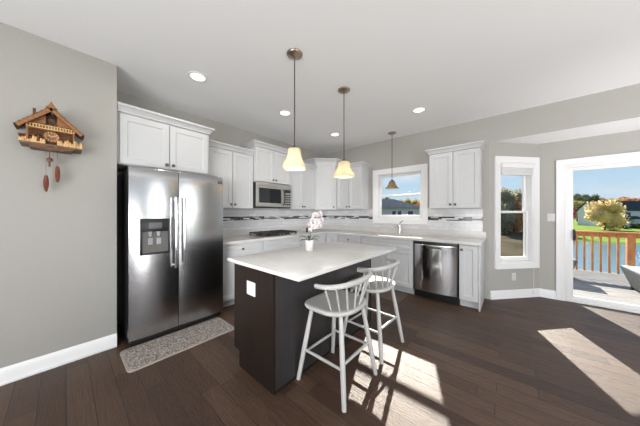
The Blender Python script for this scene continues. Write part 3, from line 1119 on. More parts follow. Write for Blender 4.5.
for i in range(5):
    m = MB()
    m.lathe([(0.019, 0.010), (0.018, 0.030), (0.013, 0.034)], 14, (0.597, -1.935 + i * 0.08, 0))
    m.build('control_knob', 'black', ck)

# ------------------------------------------------------------------ dishwasher
dw = thing('dishwasher', 'stainless dishwasher with a bowed door in the back counter run', 'dishwasher', (2.366, 0, 0))
DWW = 0.606
m = MB()
m.box(0.003, DWW - 0.003, -0.575, -0.03, 0.02, 0.868, bev=0.003)
m.build('tub_housing', 'black', dw)
m = MB()
m.box(0.003, DWW - 0.003, -0.618, -0.574, 0.828, 0.868, bev=0.004)
m.box(0.003, 0.014, -0.612, -0.574, 0.11, 0.83)
m.box(DWW - 0.014, DWW - 0.003, -0.612, -0.574, 0.11, 0.83)
m.build('door_surround', 'black', dw)
m = MB()
curved_front(m, 0.015, DWW - 0.015, 0.125, 0.826, -0.580, -0.606, 0.046, 0.006, nx=40, pw=2.6)
dwd = m.build('door', 'steel_v', dw, ang=50)
m = MB()
m.box(0.205, DWW - 0.205, -0.6580, -0.64, 0.775, 0.806, bev=0.006, seg=3)
m.build('pocket_handle', 'slot', dwd)
m = MB()
m.box(0.004, DWW - 0.004, -0.555, -0.535, 0.0, 0.118, bev=0.003)
m.build('kick_plate', 'black', dw)
m = MB()
m.box(DWW - 0.10, DWW - 0.078, -0.6375, -0.62, 0.19, 0.198)
m.build('badge', 'grey_plastic', dwd)

# ------------------------------------------------------------------ island
IX0, IX1, IY0, IY1 = 1.695, 2.245, -3.225, -1.765
isl = thing('kitchen_island', 'dark espresso island base in the middle of the kitchen', 'island', (0, 0, 0))
m = MB()
m.box(IX0, IX1 - 0.02, IY0 + 0.02, IY1 - 0.02, 0.105, 0.885, bev=0.001)
m.box(IX0 + 0.085, IX1 - 0.02, IY0 + 0.02, IY1 - 0.02, 0.0, 0.105)
m.build('cabinet_body', 'espresso', isl)
for y0, y1 in ((IY0, IY0 + 0.02), (IY1 - 0.02, IY1)):
    m = MB()
    P = [(IX0, 0.885), (IX0, 0.135), (IX0 + 0.085, 0.135), (IX0 + 0.085, 0.0), (IX1, 0.0), (IX1, 0.885)]
    m.loft([[(x, y0, z) for x, z in P], [(x, y1, z) for x, z in P]])
    m.build('end_panel', 'espresso', isl)
B('back_panel', 'espresso_painted_sheen', isl, IX1 - 0.02, IX1, IY0 + 0.021, IY1 - 0.021, 0.0, 0.885)
m = MB()
m.box(IX1, IX1 + 0.009, IY0 + 0.002, IY1, 0.0, 0.014, bev=0.004)
m.build('shoe_molding', 'espresso', isl)
for y0, y1 in ((IY0 + 0.03, -2.50), (-2.495, IY1 - 0.03)):
    m = MB(Matrix.Translation((IX0, y1, 0)) @ Matrix.Rotation(-R90, 4, 'Z'))
    shaker(m, 0, y1 - y0, 0.135, 0.86, 0.0)
    d_ = m.build('door', 'espresso', isl)
it = MB()
it.box(1.672, 2.565, -3.280, -1.765 - 0.0 + 0.0, 0.886, CT, bev=0.004)
it = it.build('island_countertop', 'quartz')
tag(it, 'white quartz slab topping the dark kitchen island', 'countertop')

def outlet(label, loc, rz, w=0.072, h=0.116, gang=1, name='wall_outlet', cat='outlet', switch=False):
    r = thing(name, label, cat, loc, rz)
    m = MB()
    m.box(-w / 2, w / 2, -0.006, 0, -h / 2, h / 2, bev=0.003)
    m.build('cover_plate', 'plate', r)
    for g in range(gang):
        cx_ = (g - (gang - 1) / 2) * 0.046
        if switch:
            m = MB()
            m.box(cx_ - 0.016, cx_ + 0.016, -0.010, -0.005, -0.033, 0.033, bev=0.002)
            m.build('rocker', 'plate', r)
        else:
            m = MB()
            for z in (-0.021, 0.021):
                m.box(cx_ - 0.016, cx_ + 0.016, -0.0085, -0.005, z - 0.014, z + 0.014, bev=0.004)
            rc = m.build('receptacle', 'plate', r)
            for z in (-0.021, 0.021):
                for x in (-0.006, 0.006):
                    m = MB()
                    m.box(cx_ + x - 0.0012, cx_ + x + 0.0012, -0.0092, -0.0080, z - 0.005, z + 0.006)
                    m.build('slot', 'slot', rc)
    return r
outlet('white double outlet plate on the dark end of the island', (1.963, IY0, 0.70), 0, 0.118, 0.108, 2)
pa = TA @ Vector((0.425, 0, 0.322))
outlet('white outlet below the angled window, above the baseboard', pa, ANG)
outlet('white outlet on the tile between the dishwasher and the right wall cabinet', (2.79, -0.0105, 1.095), 0)
outlet('white light switch plate on the grey wall left of the sliding door', (3.992, BY, 1.235), 0, 0.085, 0.118, 1, 'light_switch', 'light switch', True)

# ------------------------------------------------------------------ stools
def make_stool():
    r = thing('counter_stool', '', 'stool', (0, 0, 0), 0, 'spindle-back counter stools')
    # front of the stool faces -x (the island)
    m = MB()
    N = 40
    def out(k, z, s_=1.0):
        pts = []
        for i in range(N):
            a = 2 * pi * i / N
            c_, s__ = cos(a), sin(a)
            ex = 0.50 if c_ < 0 else 0.66
            x = abs(c_) ** ex * (1 if c_ > 0 else -1) * 0.205
            y = abs(s__) ** ex * (1 if s__ > 0 else -1) * (0.235 if c_ < 0 else 0.235 - 0.045 * c_ ** 2)
            pts.append((x * s_ * k, y * s_ * k, z))
        return pts
    m.loft([out(0.86, 0.572), out(0.97, 0.580), out(1.0, 0.592), out(0.99, 0.604), out(0.95, 0.609), out(0.8, 0.606), out(0.5, 0.600), out(0.2, 0.598)])
    m.build('seat', 'stool', r, ang=60)
    tops = {}
    for sx in (-1, 1):
        for sy in (-1, 1):
            a = Vector((sx * 0.135, sy * 0.145, 0.585))
            b = Vector((sx * 0.217, sy * 0.222, 0.0))
            tops[sx, sy] = (a, b)
            m = MB()
            m.tube([b + (a - b) * (k / 6) for k in range(7)], lambda t: 0.0135 + 0.0055 * sin(pi * min(1, 0.15 + t * 0.75)), 14)
            m.build('leg', 'stool', r)
    def at(sx, sy, z):
        a, b = tops[sx, sy]
        return b + (a - b) * (z / 0.585)
    for (p, q, z) in (((-1, -1), (1, -1), 0.235), ((-1, 1), (1, 1), 0.235), ((-1, -1), (-1, 1), 0.205), ((1, -1), (1, 1), 0.265)):
        m = MB()
        A, Bq = at(*p, z), at(*q, z)
        m.tube([A, A.lerp(Bq, 0.5), Bq], lambda t: 0.0095 + 0.002 * sin(pi * t), 10)
        m.build('stretcher', 'stool', r)
    # curved top rail and spindles
    n = 33
    def rail_pt(u):
        a = radians(-89 + 178 * u)
        return Vector((0.008 + 0.212 * abs(cos(a)) ** 0.65, 0.281 * (1 if a > 0 else -1) * abs(sin(a)) ** 0.85, 0.795 + 0.016 * cos(a)))
    arc = []
    for i in range(n):
        arc.append(rail_pt(i / (n - 1)))
    m = MB()
    m.tube(arc, lambda t: 0.0165 + 0.003 * sin(pi * t), 12, flat=1.0)
    for k in (0, -1):
        m.ball(arc[k], 0.0165, seg=10, rg=8)
    m.build('top_rail', 'stool', r)
    for i in range(8):
        u = 0.075 + 0.85 * i / 7
        a = radians(-66 + 132 * (u - 0.075) / 0.85)
        top = rail_pt(u)
        bot = Vector((0.0 + 0.178 * cos(a), 0.190 * sin(a), 0.600))
        m = MB()
        m.tube([bot, bot.lerp(top, 0.35), bot.lerp(top, 0.7), top], lambda t: 0.0062 + 0.002 * sin(pi * t), 8)
        m.build('spindle', 'stool', r)
    return r
st1 = make_stool()
st1['label'] = 'pale grey spindle-back counter stool nearest the camera, tucked at the island'
st1.location = (2.485, -2.778, 0)
st2 = copy_tree(st1)
st2['label'] = 'pale grey spindle-back counter stool farther along the island, its seat in the sun'
st2.location = (2.475, -2.178, 0)
st2.rotation_euler = (0, 0, radians(-2))

# ------------------------------------------------------------------ rugs
def rug(name, x0, x1, y0, y1, r_, mat, label, t=0.010, border=None):
    m = MB()
    m.loft([rr_ring(x0, x1, y0, y1, 0.0, r_), rr_ring(x0, x1, y0, y1, t * 0.6, r_), rr_ring(x0 + 0.004, x1 - 0.004, y0 + 0.004, y1 - 0.004, t, r_)])
    if border:
        root = thing(name, label, 'rug', (0, 0, 0))
        m.build('border', border, root)
        m = MB()
        m.loft([rr_ring(x0 + 0.018, x1 - 0.018, y0 + 0.018, y1 - 0.018, t * 0.5, r_ - 0.012), rr_ring(x0 + 0.018, x1 - 0.018, y0 + 0.018, y1 - 0.018, t + 0.001, r_ - 0.012)])
        m.build('pile', mat, root)
        return root
    o = m.build(name, mat)
    return tag(o, label, 'rug')
rug('floor_rug', 0.762, 1.190, -3.865, -2.935, 0.045, 'rug', 'speckled beige rug lying in front of the refrigerator', 0.010, 'rug_border')
rug('floor_mat', 1.50, 2.295, -1.035, -0.60, 0.05, 'mat_brown', 'dark brown kitchen mat on the floor before the sink cabinet', 0.008)

# ------------------------------------------------------------------ pendants
def square_ring(a, z, flare=0.0, n=8):
    """rounded square ring with scalloped, turned-out corners"""
    pts = []
    N = 4 * n
    for i in range(N):
        t = 2 * pi * i / N
        k = (abs(cos(t)) ** 5 + abs(sin(t)) ** 5) ** (-1 / 5)
        rr_ = a * k * (1 + flare * (abs(sin(2 * t)) - 0.5))
        pts.append((rr_ * cos(t), rr_ * sin(t), z))
    return pts

def pendant(label, x, y, ztop, style, rz, watts):
    r = thing('pendant_light', label, 'pendant light', (x, y, 0), rz, 'hanging pendant lights')
    met = 'nickel' if style == 'square' else 'nickel'
    m = MB()
    m.lathe([(0.072, H), (0.072, H - 0.006), (0.066, H - 0.014), (0.040, H - 0.022), (0.030, H - 0.028), (0.016, H - 0.034), (0.006, H - 0.045)], 28)
    m.build('canopy', 'nickel', r)
    m = MB()
    m.tube([(0, 0, ztop + 0.01), (0, 0, H - 0.035)], 0.0050, 10)
    m.build('stem_rod', 'dark_rod', r)
    m = MB()
    m.lathe([(0.006, ztop + 0.030), (0.012, ztop + 0.022), (0.030, ztop + 0.008), (0.036, ztop - 0.002), (0.036, ztop - 0.008), (0.018, ztop - 0.010), (0.018, ztop - 0.055), (0.006, ztop - 0.058)], 20)
    m.build('socket_cap', 'dark_rod', r)
    m = MB()
    if style == 'square':
        prof = [(0.048, 0.000), (0.056, -0.012), (0.058, -0.040), (0.062, -0.070), (0.074, -0.105), (0.091, -0.135), (0.099, -0.155), (0.099, -0.180)]
        rings = [square_ring(a, ztop + z, 0.05 * max(0, (-z - 0.08) / 0.1)) for a, z in prof]
        inner = [square_ring(a - 0.004, ztop + z, 0.05 * max(0, (-z - 0.08) / 0.1)) for a, z in prof]
        m.loft(rings + inner[::-1], False, False)
        m.f([m.bm.verts[0]]) if False else None
        m.build('glass_shade', 'shade', r, ang=50)
    else:
        prof = [(0.040, 0.0), (0.050, -0.012), (0.058, -0.035), (0.070, -0.070), (0.088, -0.100), (0.110, -0.122), (0.128, -0.132)]
        P2 = [(a, ztop + z) for a, z in prof] + [(a - 0.004, ztop + z) for a, z in prof[::-1]]
        m.lathe(P2, 32, cap0=False, cap1=False)
        m.build('glass_shade', 'shade_amber', r, ang=50)
    m = MB()
    m.ball((0, 0, ztop - 0.085), 0.024, 0.024, 0.032)
    m.build('bulb', 'bulb', r)
    L = bulb('pendant_bulb_light', (x, y, ztop - 0.135), watts, 0.03, (1.0, 0.90, 0.74))
    return r
pendant('pendant lamp with a cream square bell shade, nearest the camera over the island', 2.039, -2.829, 1.885, 'square', radians(40), 1.9)
pendant('pendant lamp with a cream square bell shade at the far end of the island', 2.042, -2.046, 1.905, 'square', radians(-5), 1.9)
pendant('pendant lamp with a smoky amber round shade hanging in front of the kitchen window', 1.898, -0.318, 1.878, 'round', 0, 1.6)

# ------------------------------------------------------------------ recessed lights
def can(label, x, y):
    r = thing('recessed_light', label, 'ceiling light', (x, y, H), 0, 'round recessed ceiling lights')
    m = MB()
    m.lathe([(0.096, -0.0005), (0.094, -0.005), (0.074, -0.007), (0.070, -0.002), (0.070, -0.0005)], 32)
    m.build('trim_ring', 'trim', r)
    m = MB()
    m.lathe([(0.071, -0.0008), (0.069, -0.0035), (0.02, -0.0045)], 32)
    m.build('lens', 'lens', r)
    d = bpy.data.lights.new('can_light', 'AREA')
    d.shape = 'DISK'
    d.size = 0.13
    d.energy = 3.5
    d.color = (1.0, 0.95, 0.88)
    o = bpy.data.objects.new('can_light', d)
    COL.objects.link(o)
    o.location = (x, y, H - 0.012)
    return r
can('recessed ceiling light nearest the refrigerator cabinet', 1.009, -3.270)
can('recessed ceiling light in front of the microwave cabinet', 1.053, -2.107)
can('recessed ceiling light in front of the corner cabinet', 1.071, -0.930)
can('recessed ceiling light in front of the right wall cabinet', 2.550, -0.938)

# ------------------------------------------------------------------ orchid
orc = thing('potted_orchid', 'white-pink orchid in a small white pot on the island', 'plant', (1.955, -2.545, CT))
m = MB()
m.lathe([(0.034, 0.0), (0.036, 0.004), (0.047, 0.098), (0.049, 0.104), (0.049, 0.112), (0.044, 0.112), (0.042, 0.098)], 24)
m.build('pot', 'pot', orc)
m = MB()
m.lathe([(0.043, 0.092), (0.030, 0.103), (0.01, 0.107)], 18)
m.build('soil', 'soil', orc)
camR = Vector((cos(0.712), sin(0.712), 0))
camF = Vector((-sin(0.712), cos(0.712), 0))
def strap_leaf(dirv, L, w, rise, droop):
    m = MB()
    dirv = dirv.normalized()
    sd = Vector((-dirv.y, dirv.x, 0))
    rows = []
    n = 10
    for i in range(n + 1):
        t = i / n
        c_ = dirv * (0.012 + L * t) + Vector((0, 0, 0.105 + rise * sin(pi * t * 0.75) - droop * t * t))
        ww = w * (sin(pi * (0.12 + 0.88 * t)) ** 0.7)
        fold = 0.25 * ww
        rows.append([c_ - sd * ww + Vector((0, 0, fold)), c_, c_ + sd * ww + Vector((0, 0, fold)), c_ + Vector((0, 0, -0.003))])
    m.loft(rows)
    return m.build('leaf', 'leaf', orc, ang=70)
for (a, L, w, ri, dr_) in ((178, 0.105, 0.015, 0.055, 0.02), (200, 0.11, 0.014, 0.02, 0.03), (10, 0.10, 0.015, 0.045, 0.01), (-15, 0.085, 0.014, 0.025, 0.02), (95, 0.09, 0.015, 0.05, 0.02), (-90, 0.07, 0.014, 0.03, 0.02)):
    a = radians(a)
    strap_leaf(camR * cos(a) + camF * sin(a), L, w, ri, dr_)
stem_pts = []
for i in range(13):
    t = i / 12
    stem_pts.append(camR * (0.0 + 0.075 * t ** 1.3) + camF * (0.01 * sin(3 * t)) + Vector((0, 0, 0.10 + 0.285 * t)))
m = MB()
m.tube(stem_pts, lambda t: 0.0034 - 0.001 * t, 8)
m.build('stem', 'stem', orc)
def blossom(c_, size, yaw_):
    nrm = (-camF + camR * yaw_ + Vector((0, 0, -0.15))).normalized()
    rx = nrm.cross(Vector((0, 0, 1))).normalized()
    rz_ = rx.cross(nrm).normalized()
    m = MB()
    for k, (ang_, ln, wd_) in enumerate(((90, 1.0, 0.42), (215, 0.95, 0.40), (325, 0.95, 0.40), (10, 1.0, 0.62), (170, 1.0, 0.62))):
        a = radians(ang_)
        d_ = rx * cos(a) + rz_ * sin(a)
        s_ = rx * -sin(a) + rz_ * cos(a)
        rows = []
        for i in range(7):
            t = i / 6
            ww = max(0.0015, wd_ * size * 0.55 * sin(pi * min(1, 0.1 + 0.86 * t)) ** 0.75)
            cc_ = c_ + d_ * (size * ln * 0.55 * t) + nrm * (0.006 * sin(pi * t) + 0.002 * k)
            rows.append([cc_ - s_ * ww, cc_ + nrm * 0.002, cc_ + s_ * ww, cc_ - nrm * 0.001])
        m.loft(rows)
    o = m.build('blossom', 'petal', orc, ang=70)
    m = MB()
    m.ball(c_ + nrm * 0.010 - rz_ * 0.006, 0.006, 0.006, 0.008, seg=8, rg=6)
    m.build('blossom_lip', 'petal_lip', o)
for (r_, z_, f_, sz, yw) in ((0.108, 0.375, 0.0, 0.070, 0.5), (0.062, 0.368, -0.012, 0.066, -0.3), (0.122, 0.312, 0.005, 0.068, 0.7), (0.038, 0.318, -0.01, 0.066, -0.6),
                             (0.080, 0.302, -0.026, 0.074, 0.1), (0.010, 0.270, 0.0, 0.058, -0.6), (0.100, 0.255, -0.01, 0.064, 0.5), (0.050, 0.248, -0.02, 0.060, -0.2), (0.012, 0.215, -0.005, 0.046, -0.6)):
    blossom(camR * r_ + camF * f_ + Vector((0, 0, z_)), sz, yw)

# dark pepper mill behind the orchid on the left counter
pm = thing('pepper_mill', 'small dark pepper mill on the left counter past the cooktop', 'pepper mill', (0.355, -0.935, CT))
m = MB()
m.lathe([(0.022, 0), (0.023, 0.008), (0.017, 0.03), (0.020, 0.050), (0.018, 0.058)], 18)
m.build('mill_body', 'black', pm)
m = MB()
m.lathe([(0.015, 0.059), (0.020, 0.066), (0.018, 0.080), (0.009, 0.090), (0.004, 0.094)], 18)
m.build('mill_top', 'black', pm)

# ------------------------------------------------------------------ window blind with its cord
bl = thing('window_blind', 'raised white pleated blind at the top of the angled window', 'blind', (AX, AY, 0), ANG)
m = MB()
m.box(VX0 + 0.012, VX1 - 0.012, -0.046, 0.045, 1.992, 2.052, bev=0.004)
m.build('headrail', 'trim', bl)
m = MB()
for i in range(7):
    z = 1.905 + i * 0.0125
    m.box(VX0 + 0.028, VX1 - 0.028, -0.020, 0.026, z, z + 0.0105, bev=0.002)
m.box(VX0 + 0.026, VX1 - 0.026, -0.023, 0.029, 1.885, 1.903, bev=0.003)
m.build('pleat_stack', 'shade_fabric', bl)
m = MB()
m.tube([(VX1 - 0.055, -0.05, 2.00), (VX1 - 0.053, -0.052, 1.2), (VX1 - 0.05, -0.05, 0.55), (VX1 - 0.05, -0.046, 0.10)], 0.0022, 6)
m.tube([(VX1 - 0.055, -0.046, 0.10), (VX1 - 0.05, -0.048, 0.06)], 0.007, 8)
m.build('pull_cord', 'trim', bl)

# ------------------------------------------------------------------ cuckoo clock (local x to the right, -y into the room)
cl = thing('cuckoo_clock', 'carved wooden chalet cuckoo clock hanging on the left grey wall', 'clock', (0.604, -4.266, 1.83), R90)
m = MB()
m.box(-0.155, 0.165, -0.165, -0.004, 0.000, 0.016, bev=0.003)
m.prism([(-0.11, -0.004), (-0.11, -0.14), (0.11, -0.14), (0.11, -0.004)], -0.016, 0.0)
m.build('platform', 'platform', cl)
# scrolled underside
m = MB()
P = [(-0.125, 0.004), (-0.09, -0.018), (-0.05, -0.030), (0, -0.035), (0.05, -0.030), (0.10, -0.018), (0.14, 0.004)]
m.loft([[(x, -0.172, z) for x, z in P], [(x, -0.160, z) for x, z in P]])
m.build('base_apron', 'clock_dark', cl)
m = MB()
m.box(-0.115, 0.115, -0.115, -0.002, 0.014, 0.17, bev=0.002)
m.loft([[(-0.105, y, 0.17), (0.105, y, 0.17), (0.0, y, 0.27)] for y in (-0.112, -0.002)])
for i in range(5):
    m.tube([(-0.122, -0.118, 0.03 + i * 0.028), (0.122, -0.118, 0.03 + i * 0.028)], 0.008, 8)
m.build('chalet_body', 'clock_dark', cl)
# side annexe with logs, at the left
m = MB()
m.box(-0.150, -0.090, -0.145, -0.02, 0.014, 0.062, bev=0.002)
for i in range(4):
    m.tube([(-0.152, -0.148, 0.022 + i * 0.011), (-0.088, -0.148, 0.022 + i * 0.011)], 0.0055, 6)
m.loft([[(-0.160, -0.155, 0.062), (-0.085, -0.155, 0.070), (-0.085, -0.155, 0.078), (-0.160, -0.155, 0.070)], [(-0.160, -0.02, 0.062), (-0.085, -0.02, 0.070), (-0.085, -0.02, 0.078), (-0.160, -0.02, 0.070)]])
m.build('annexe', 'clock_dark', cl)
# roof
for sx in (-1, 1):
    m = MB()
    a = Vector((0, 0, 0.300)); b = Vector((sx * 0.166, 0, 0.125))
    n_ = Vector((sx * 0.71, 0, 0.71))
    rows = 8
    for k in range(rows):
        p = a.lerp(b, k / rows)
        q = a.lerp(b, (k + 1.25) / rows)
        lift0 = n_ * 0.002
        lift1 = n_ * 0.007
        th = n_ * 0.006
        ring0 = [p + lift0, q + lift1, q + lift1 + th, p + lift0 + th]
        m.loft([[(v.x, -0.185, v.z) for v in ring0], [(v.x, -0.002, v.z) for v in ring0]])
    rf = m.build('roof', 'clock_dark', cl)
    m = MB()
    m.loft([[(v.x, -0.192, v.z) for v in (a - n_ * 0.020, b - n_ * 0.016 , b + n_ * 0.006, a + n_ * 0.004)], [(v.x, -0.178, v.z) for v in (a - n_ * 0.020, b - n_ * 0.016, b + n_ * 0.006, a + n_ * 0.004)]])
    m.build('bargeboard', 'clock_mid', rf)
m = MB()
m.loft([[(-0.095, -0.10, 0.245), (-0.080, -0.10, 0.245), (-0.080, -0.10, 0.295), (-0.095, -0.10, 0.295)], [(-0.095, -0.06, 0.245), (-0.080, -0.06, 0.245), (-0.080, -0.06, 0.295), (-0.095, -0.06, 0.295)]])
m.build('chimney', 'clock_dark', cl)
m = MB()
m.loft([[(-0.030, -0.19, 0.298), (0.030, -0.19, 0.298), (0.012, -0.19, 0.322), (0.0, -0.19, 0.350), (-0.012, -0.19, 0.322)], [(-0.030, -0.165, 0.298), (0.030, -0.165, 0.298), (0.012, -0.165, 0.322), (0.0, -0.165, 0.350), (-0.012, -0.165, 0.322)]])
m.build('ridge_finial', 'clock_mid', cl)
# gable dark openings, balcony, cuckoo door
m = MB()
for x in (-0.045, 0.045):
    m.box(x - 0.016, x + 0.016, -0.118, -0.110, 0.165, 0.198)
m.box(-0.018, 0.018, -0.119, -0.110, 0.205, 0.245)
m.build('window_openings', 'black', cl)
m = MB()
m.box(-0.022, 0.022, -0.122, -0.116, 0.200, 0.206)
m.box(-0.020, 0.020, -0.124, -0.118, 0.208, 0.238, bev=0.003)
m.build('cuckoo_door', 'clock_dark', cl)
m = MB()
m.box(-0.125, 0.125, -0.160, -0.112, 0.132, 0.138, bev=0.001)
m.box(-0.125, 0.125, -0.160, -0.154, 0.158, 0.164, bev=0.001)
for i in range(17):
    x = -0.12 + i * 0.015
    m.box(x - 0.004, x + 0.004, -0.159, -0.155, 0.138, 0.158)
m.build('balcony', 'clock_gold', cl)
for sx in (-1, 1):
    m = MB()
    m.loft([[(sx * 0.03, -0.150, 0.172), (sx * 0.115, -0.150, 0.172), (sx * 0.100, -0.150, 0.190), (sx * 0.028, -0.150, 0.262)], [(sx * 0.03, -0.140, 0.172), (sx * 0.115, -0.140, 0.172), (sx * 0.100, -0.140, 0.190), (sx * 0.028, -0.140, 0.262)]])
    m.build('gable_carving', 'clock_mid', cl)
    m = MB()
    m.box(sx * 0.118 - 0.005, sx * 0.118 + 0.005, -0.158, -0.148, 0.016, 0.170)
    m.build('balcony_post', 'clock_mid', cl)
# dial, ring, ticks and hands
TF = Matrix.Translation((0, -0.128, 0.082)) @ Matrix.Rotation(R90, 4, 'X')
m = MB(TF)
m.lathe([(0.044, 0.0), (0.044, 0.006), (0.038, 0.009), (0.030, 0.007), (0.005, 0.007)], 28)
dial = m.build('dial', 'clock_mid', cl)
m = MB(TF)
for k in range(12):
    a = 2 * pi * k / 12
    T_ = Matrix.Rotation(a, 4, 'Z')
    m.box(-0.0022, 0.0022, 0.029, 0.037, 0.008, 0.011, T=T_)
m.build('hour_marks', 'ivory', dial)
m = MB(TF)
m.box(-0.0022, 0.0022, -0.004, 0.030, 0.010, 0.013, T=Matrix.Rotation(radians(-60), 4, 'Z'))
m.box(-0.0030, 0.0030, -0.004, 0.021, 0.010, 0.013, T=Matrix.Rotation(radians(55), 4, 'Z'))
m.build('clock_hands', 'ivory', dial)
# carved leaves and little figures along the front edge
m = MB()
rnd = random.Random(3)
for i in range(26):
    x = -0.15 + 0.31 * i / 25
    if abs(x) < 0.03:
        continue
    h_ = 0.012 + 0.022 * rnd.random()
    m.ball((x, -0.150 - 0.01 * rnd.random(), 0.016 + h_ * 0.6), 0.009, 0.007, h_, seg=8, rg=6)
m.build('carved_leaves', 'clock_gold', cl)
for (x, kind) in ((0.085, 'fig'), (0.125, 'fig'), (-0.065, 'tree')):
    m = MB()
    if kind == 'fig':
        m.lathe([(0.008, 0.016), (0.010, 0.03), (0.006, 0.05), (0.004, 0.054), (0.0065, 0.060), (0.006, 0.068), (0.002, 0.072)], 10, (x, -0.158, 0))
        m.build('carved_figure', 'clock_gold', cl)
    else:
        m.lathe([(0.004, 0.016), (0.004, 0.028), (0.018, 0.030), (0.008, 0.055), (0.014, 0.057), (0.005, 0.08), (0.010, 0.082), (0.001, 0.112)], 10, (x, -0.150, 0))
        m.build('carved_fir', 'clock_dark', cl)
# pendulum, chains, pine cone weights
m = MB()
m.tube([(-0.012, -0.07, 0.0), (-0.012, -0.07, -0.125)], 0.0028, 8)
m.box(-0.018, -0.006, -0.074, -0.066, -0.15, -0.085)
pdl = m.build('pendulum', 'clock_dark', cl)
m = MB(Matrix.Translation((-0.012, -0.078, -0.095)) @ Matrix.Rotation(R90, 4, 'X'))
m.lathe([(0.005, -0.004), (0.017, -0.003), (0.019, 0.003), (0.014, 0.006), (0.004, 0.007)], 16)
m.build('pendulum_bob', 'clock_dark', pdl)
def chain(m, x, z0, z1):
    m.tube([(x, -0.075, z0), (x, -0.075, z1)], 0.0022, 6)
m = MB()
chain(m, -0.030, -0.005, -0.225)
chain(m, 0.030, -0.005, -0.145)
chain(m, 0.008, -0.005, -0.275)
m.build('chains', 'nickel', cl)
for (x, zt_) in ((-0.030, -0.222), (0.030, -0.140)):
    m = MB()
    pr = [(0.003, 0.0)]
    nr = 9
    for k in range(nr):
        t = (k + 0.5) / nr
        r_ = 0.0160 * (sin(pi * (0.1 + 0.82 * t)) ** 0.55)
        pr += [(r_ * 0.84, -0.130 * (k + 0.1) / nr), (r_ * 1.05, -0.130 * (k + 0.75) / nr)]
    pr.append((0.003, -0.133))
    m.lathe(pr, 14, (x, -0.075, zt_))
    m.build('pinecone_weight', 'cone', cl)

# ------------------------------------------------------------------ outside
def smooth(a, b, x):
    t = max(0.0, min(1.0, (x - a) / (b - a)))
    return t * t * (3 - 2 * t)
def pond_mask(x, y):
    # 1 inside the pond
    left = 5.6 + 0.5 * sin(y * 0.3) + 0.09 * (y - 24)
    return smooth(left - 1.5, left + 1.5, x) * smooth(22, 25, y) * (1 - smooth(56.5, 59, y - 0.02 * x))
def ground_z(x, y):
    z = -2.7 - 1.1 * smooth(8, 22, y) + 0.15 * smooth(60, 75, y) + 0.55 * smooth(75, 118, y)
    z = z + (0.9 * (1 - smooth(-9, -3, x)))
    p = pond_mask(x, y)
    return z * (1 - p) + (-4.8) * p
m = MB()
nx, ny = 90, 110
gv = []
for j in range(ny + 1):
    y = 0.9 + 0.16 * j + 200 * (j / ny) ** 3
    gv.append([m.v((-55 + 150 * i / nx, y, ground_z(-55 + 150 * i / nx, y))) for i in range(nx + 1)])
for j in range(ny):
    for i in range(nx):
        m.f([gv[j][i], gv[j][i + 1], gv[j + 1][i + 1], gv[j + 1][i]])
struct(m.build('ground', 'ground'))
m = MB()
m.prism([(-4, 20), (90, 20), (90, 62), (-4, 62)], -4.3, -4.0)
struct(m.build('pond', 'water'))
# house skirt under the floor line and deck boards
m = MB()
y = 0.84
while y < 4.12:
    m.box(4.05, 9.0, y, y + 0.134, -0.125, -0.10, bev=0.003, seg=1)
    y += 0.141
m.box(4.05, 9.0, 0.81, 4.13, -0.32, -0.127)
struct(m.build('deck', 'deck'))

rl = thing('deck_railing', 'orange-stained wooden railing along the edge of the deck', 'railing', (0, 4.15, -0.10))
m = MB()
m.box(4.05, 6.75, -0.065, 0.075, 0.925, 0.963, bev=0.004)
m.box(4.05, 6.75, 0.0, 0.038, 0.835, 0.925, bev=0.003)
m.build('top_rail', 'rail_wood', rl)
for x in (5.575, 4.10):
    m = MB()
    m.box(x - 0.056, x + 0.056, -0.02, 0.09, -0.25, 0.925, bev=0.004)
    m.build('post', 'rail_wood', rl)
k = 0
while True:
    x = 4.25 + 0.1265 * k
    k += 1
    if x > 6.7:
        break
    if abs(x - 5.575) < 0.09:
        continue
    m = MB()
    m.box(x - 0.018, x + 0.018, -0.036, -0.001, -0.20, 0.90, bev=0.003)
    m.build('baluster', 'rail_wood', rl)

# outdoor seat: tapered wicker body with cushion
def wicker_seat(label, loc, rz, sx=0.9, sy=0.9, h=0.41):
    r = thing('wicker_ottoman', label, 'outdoor seat', loc, rz, 'wicker seats on the deck')
    m = MB()
    t = 0.10
    m.loft([[(t, t, 0.05), (sx - t, t, 0.05), (sx - t, sy - t, 0.05), (t, sy - t, 0.05)], [(0, 0, h - 0.03), (sx, 0, h - 0.03), (sx, sy, h - 0.03), (0, sy, h - 0.03)], [(0, 0, h - 0.012), (sx, 0, h - 0.012), (sx, sy, h - 0.012), (0, sy, h - 0.012)]])
    m.build('wicker_body', 'wicker', r)
    m = MB()
    m.box(0.012, sx - 0.012, 0.012, sy - 0.012, h - 0.013, h + 0.005, bev=0.004)
    m.build('top_panel', 'cushion', r)
    for x in (t + 0.01, sx - t - 0.01):
        for y in (t + 0.01, sy - t - 0.01):
            m = MB()
            m.box(x - 0.018, x + 0.018, y - 0.018, y + 0.018, 0.0, 0.06, bev=0.003)
            m.build('leg', 'black', r)
    return r
wicker_seat('grey wicker seat with a pale flat top on the deck, right of the railing post', (5.10, 1.83, -0.10), 0)
wicker_seat('grey wicker seat mostly hidden behind the left frame of the sliding door', (4.13, 2.62, -0.10), 0, 0.42, 0.42, 0.44)

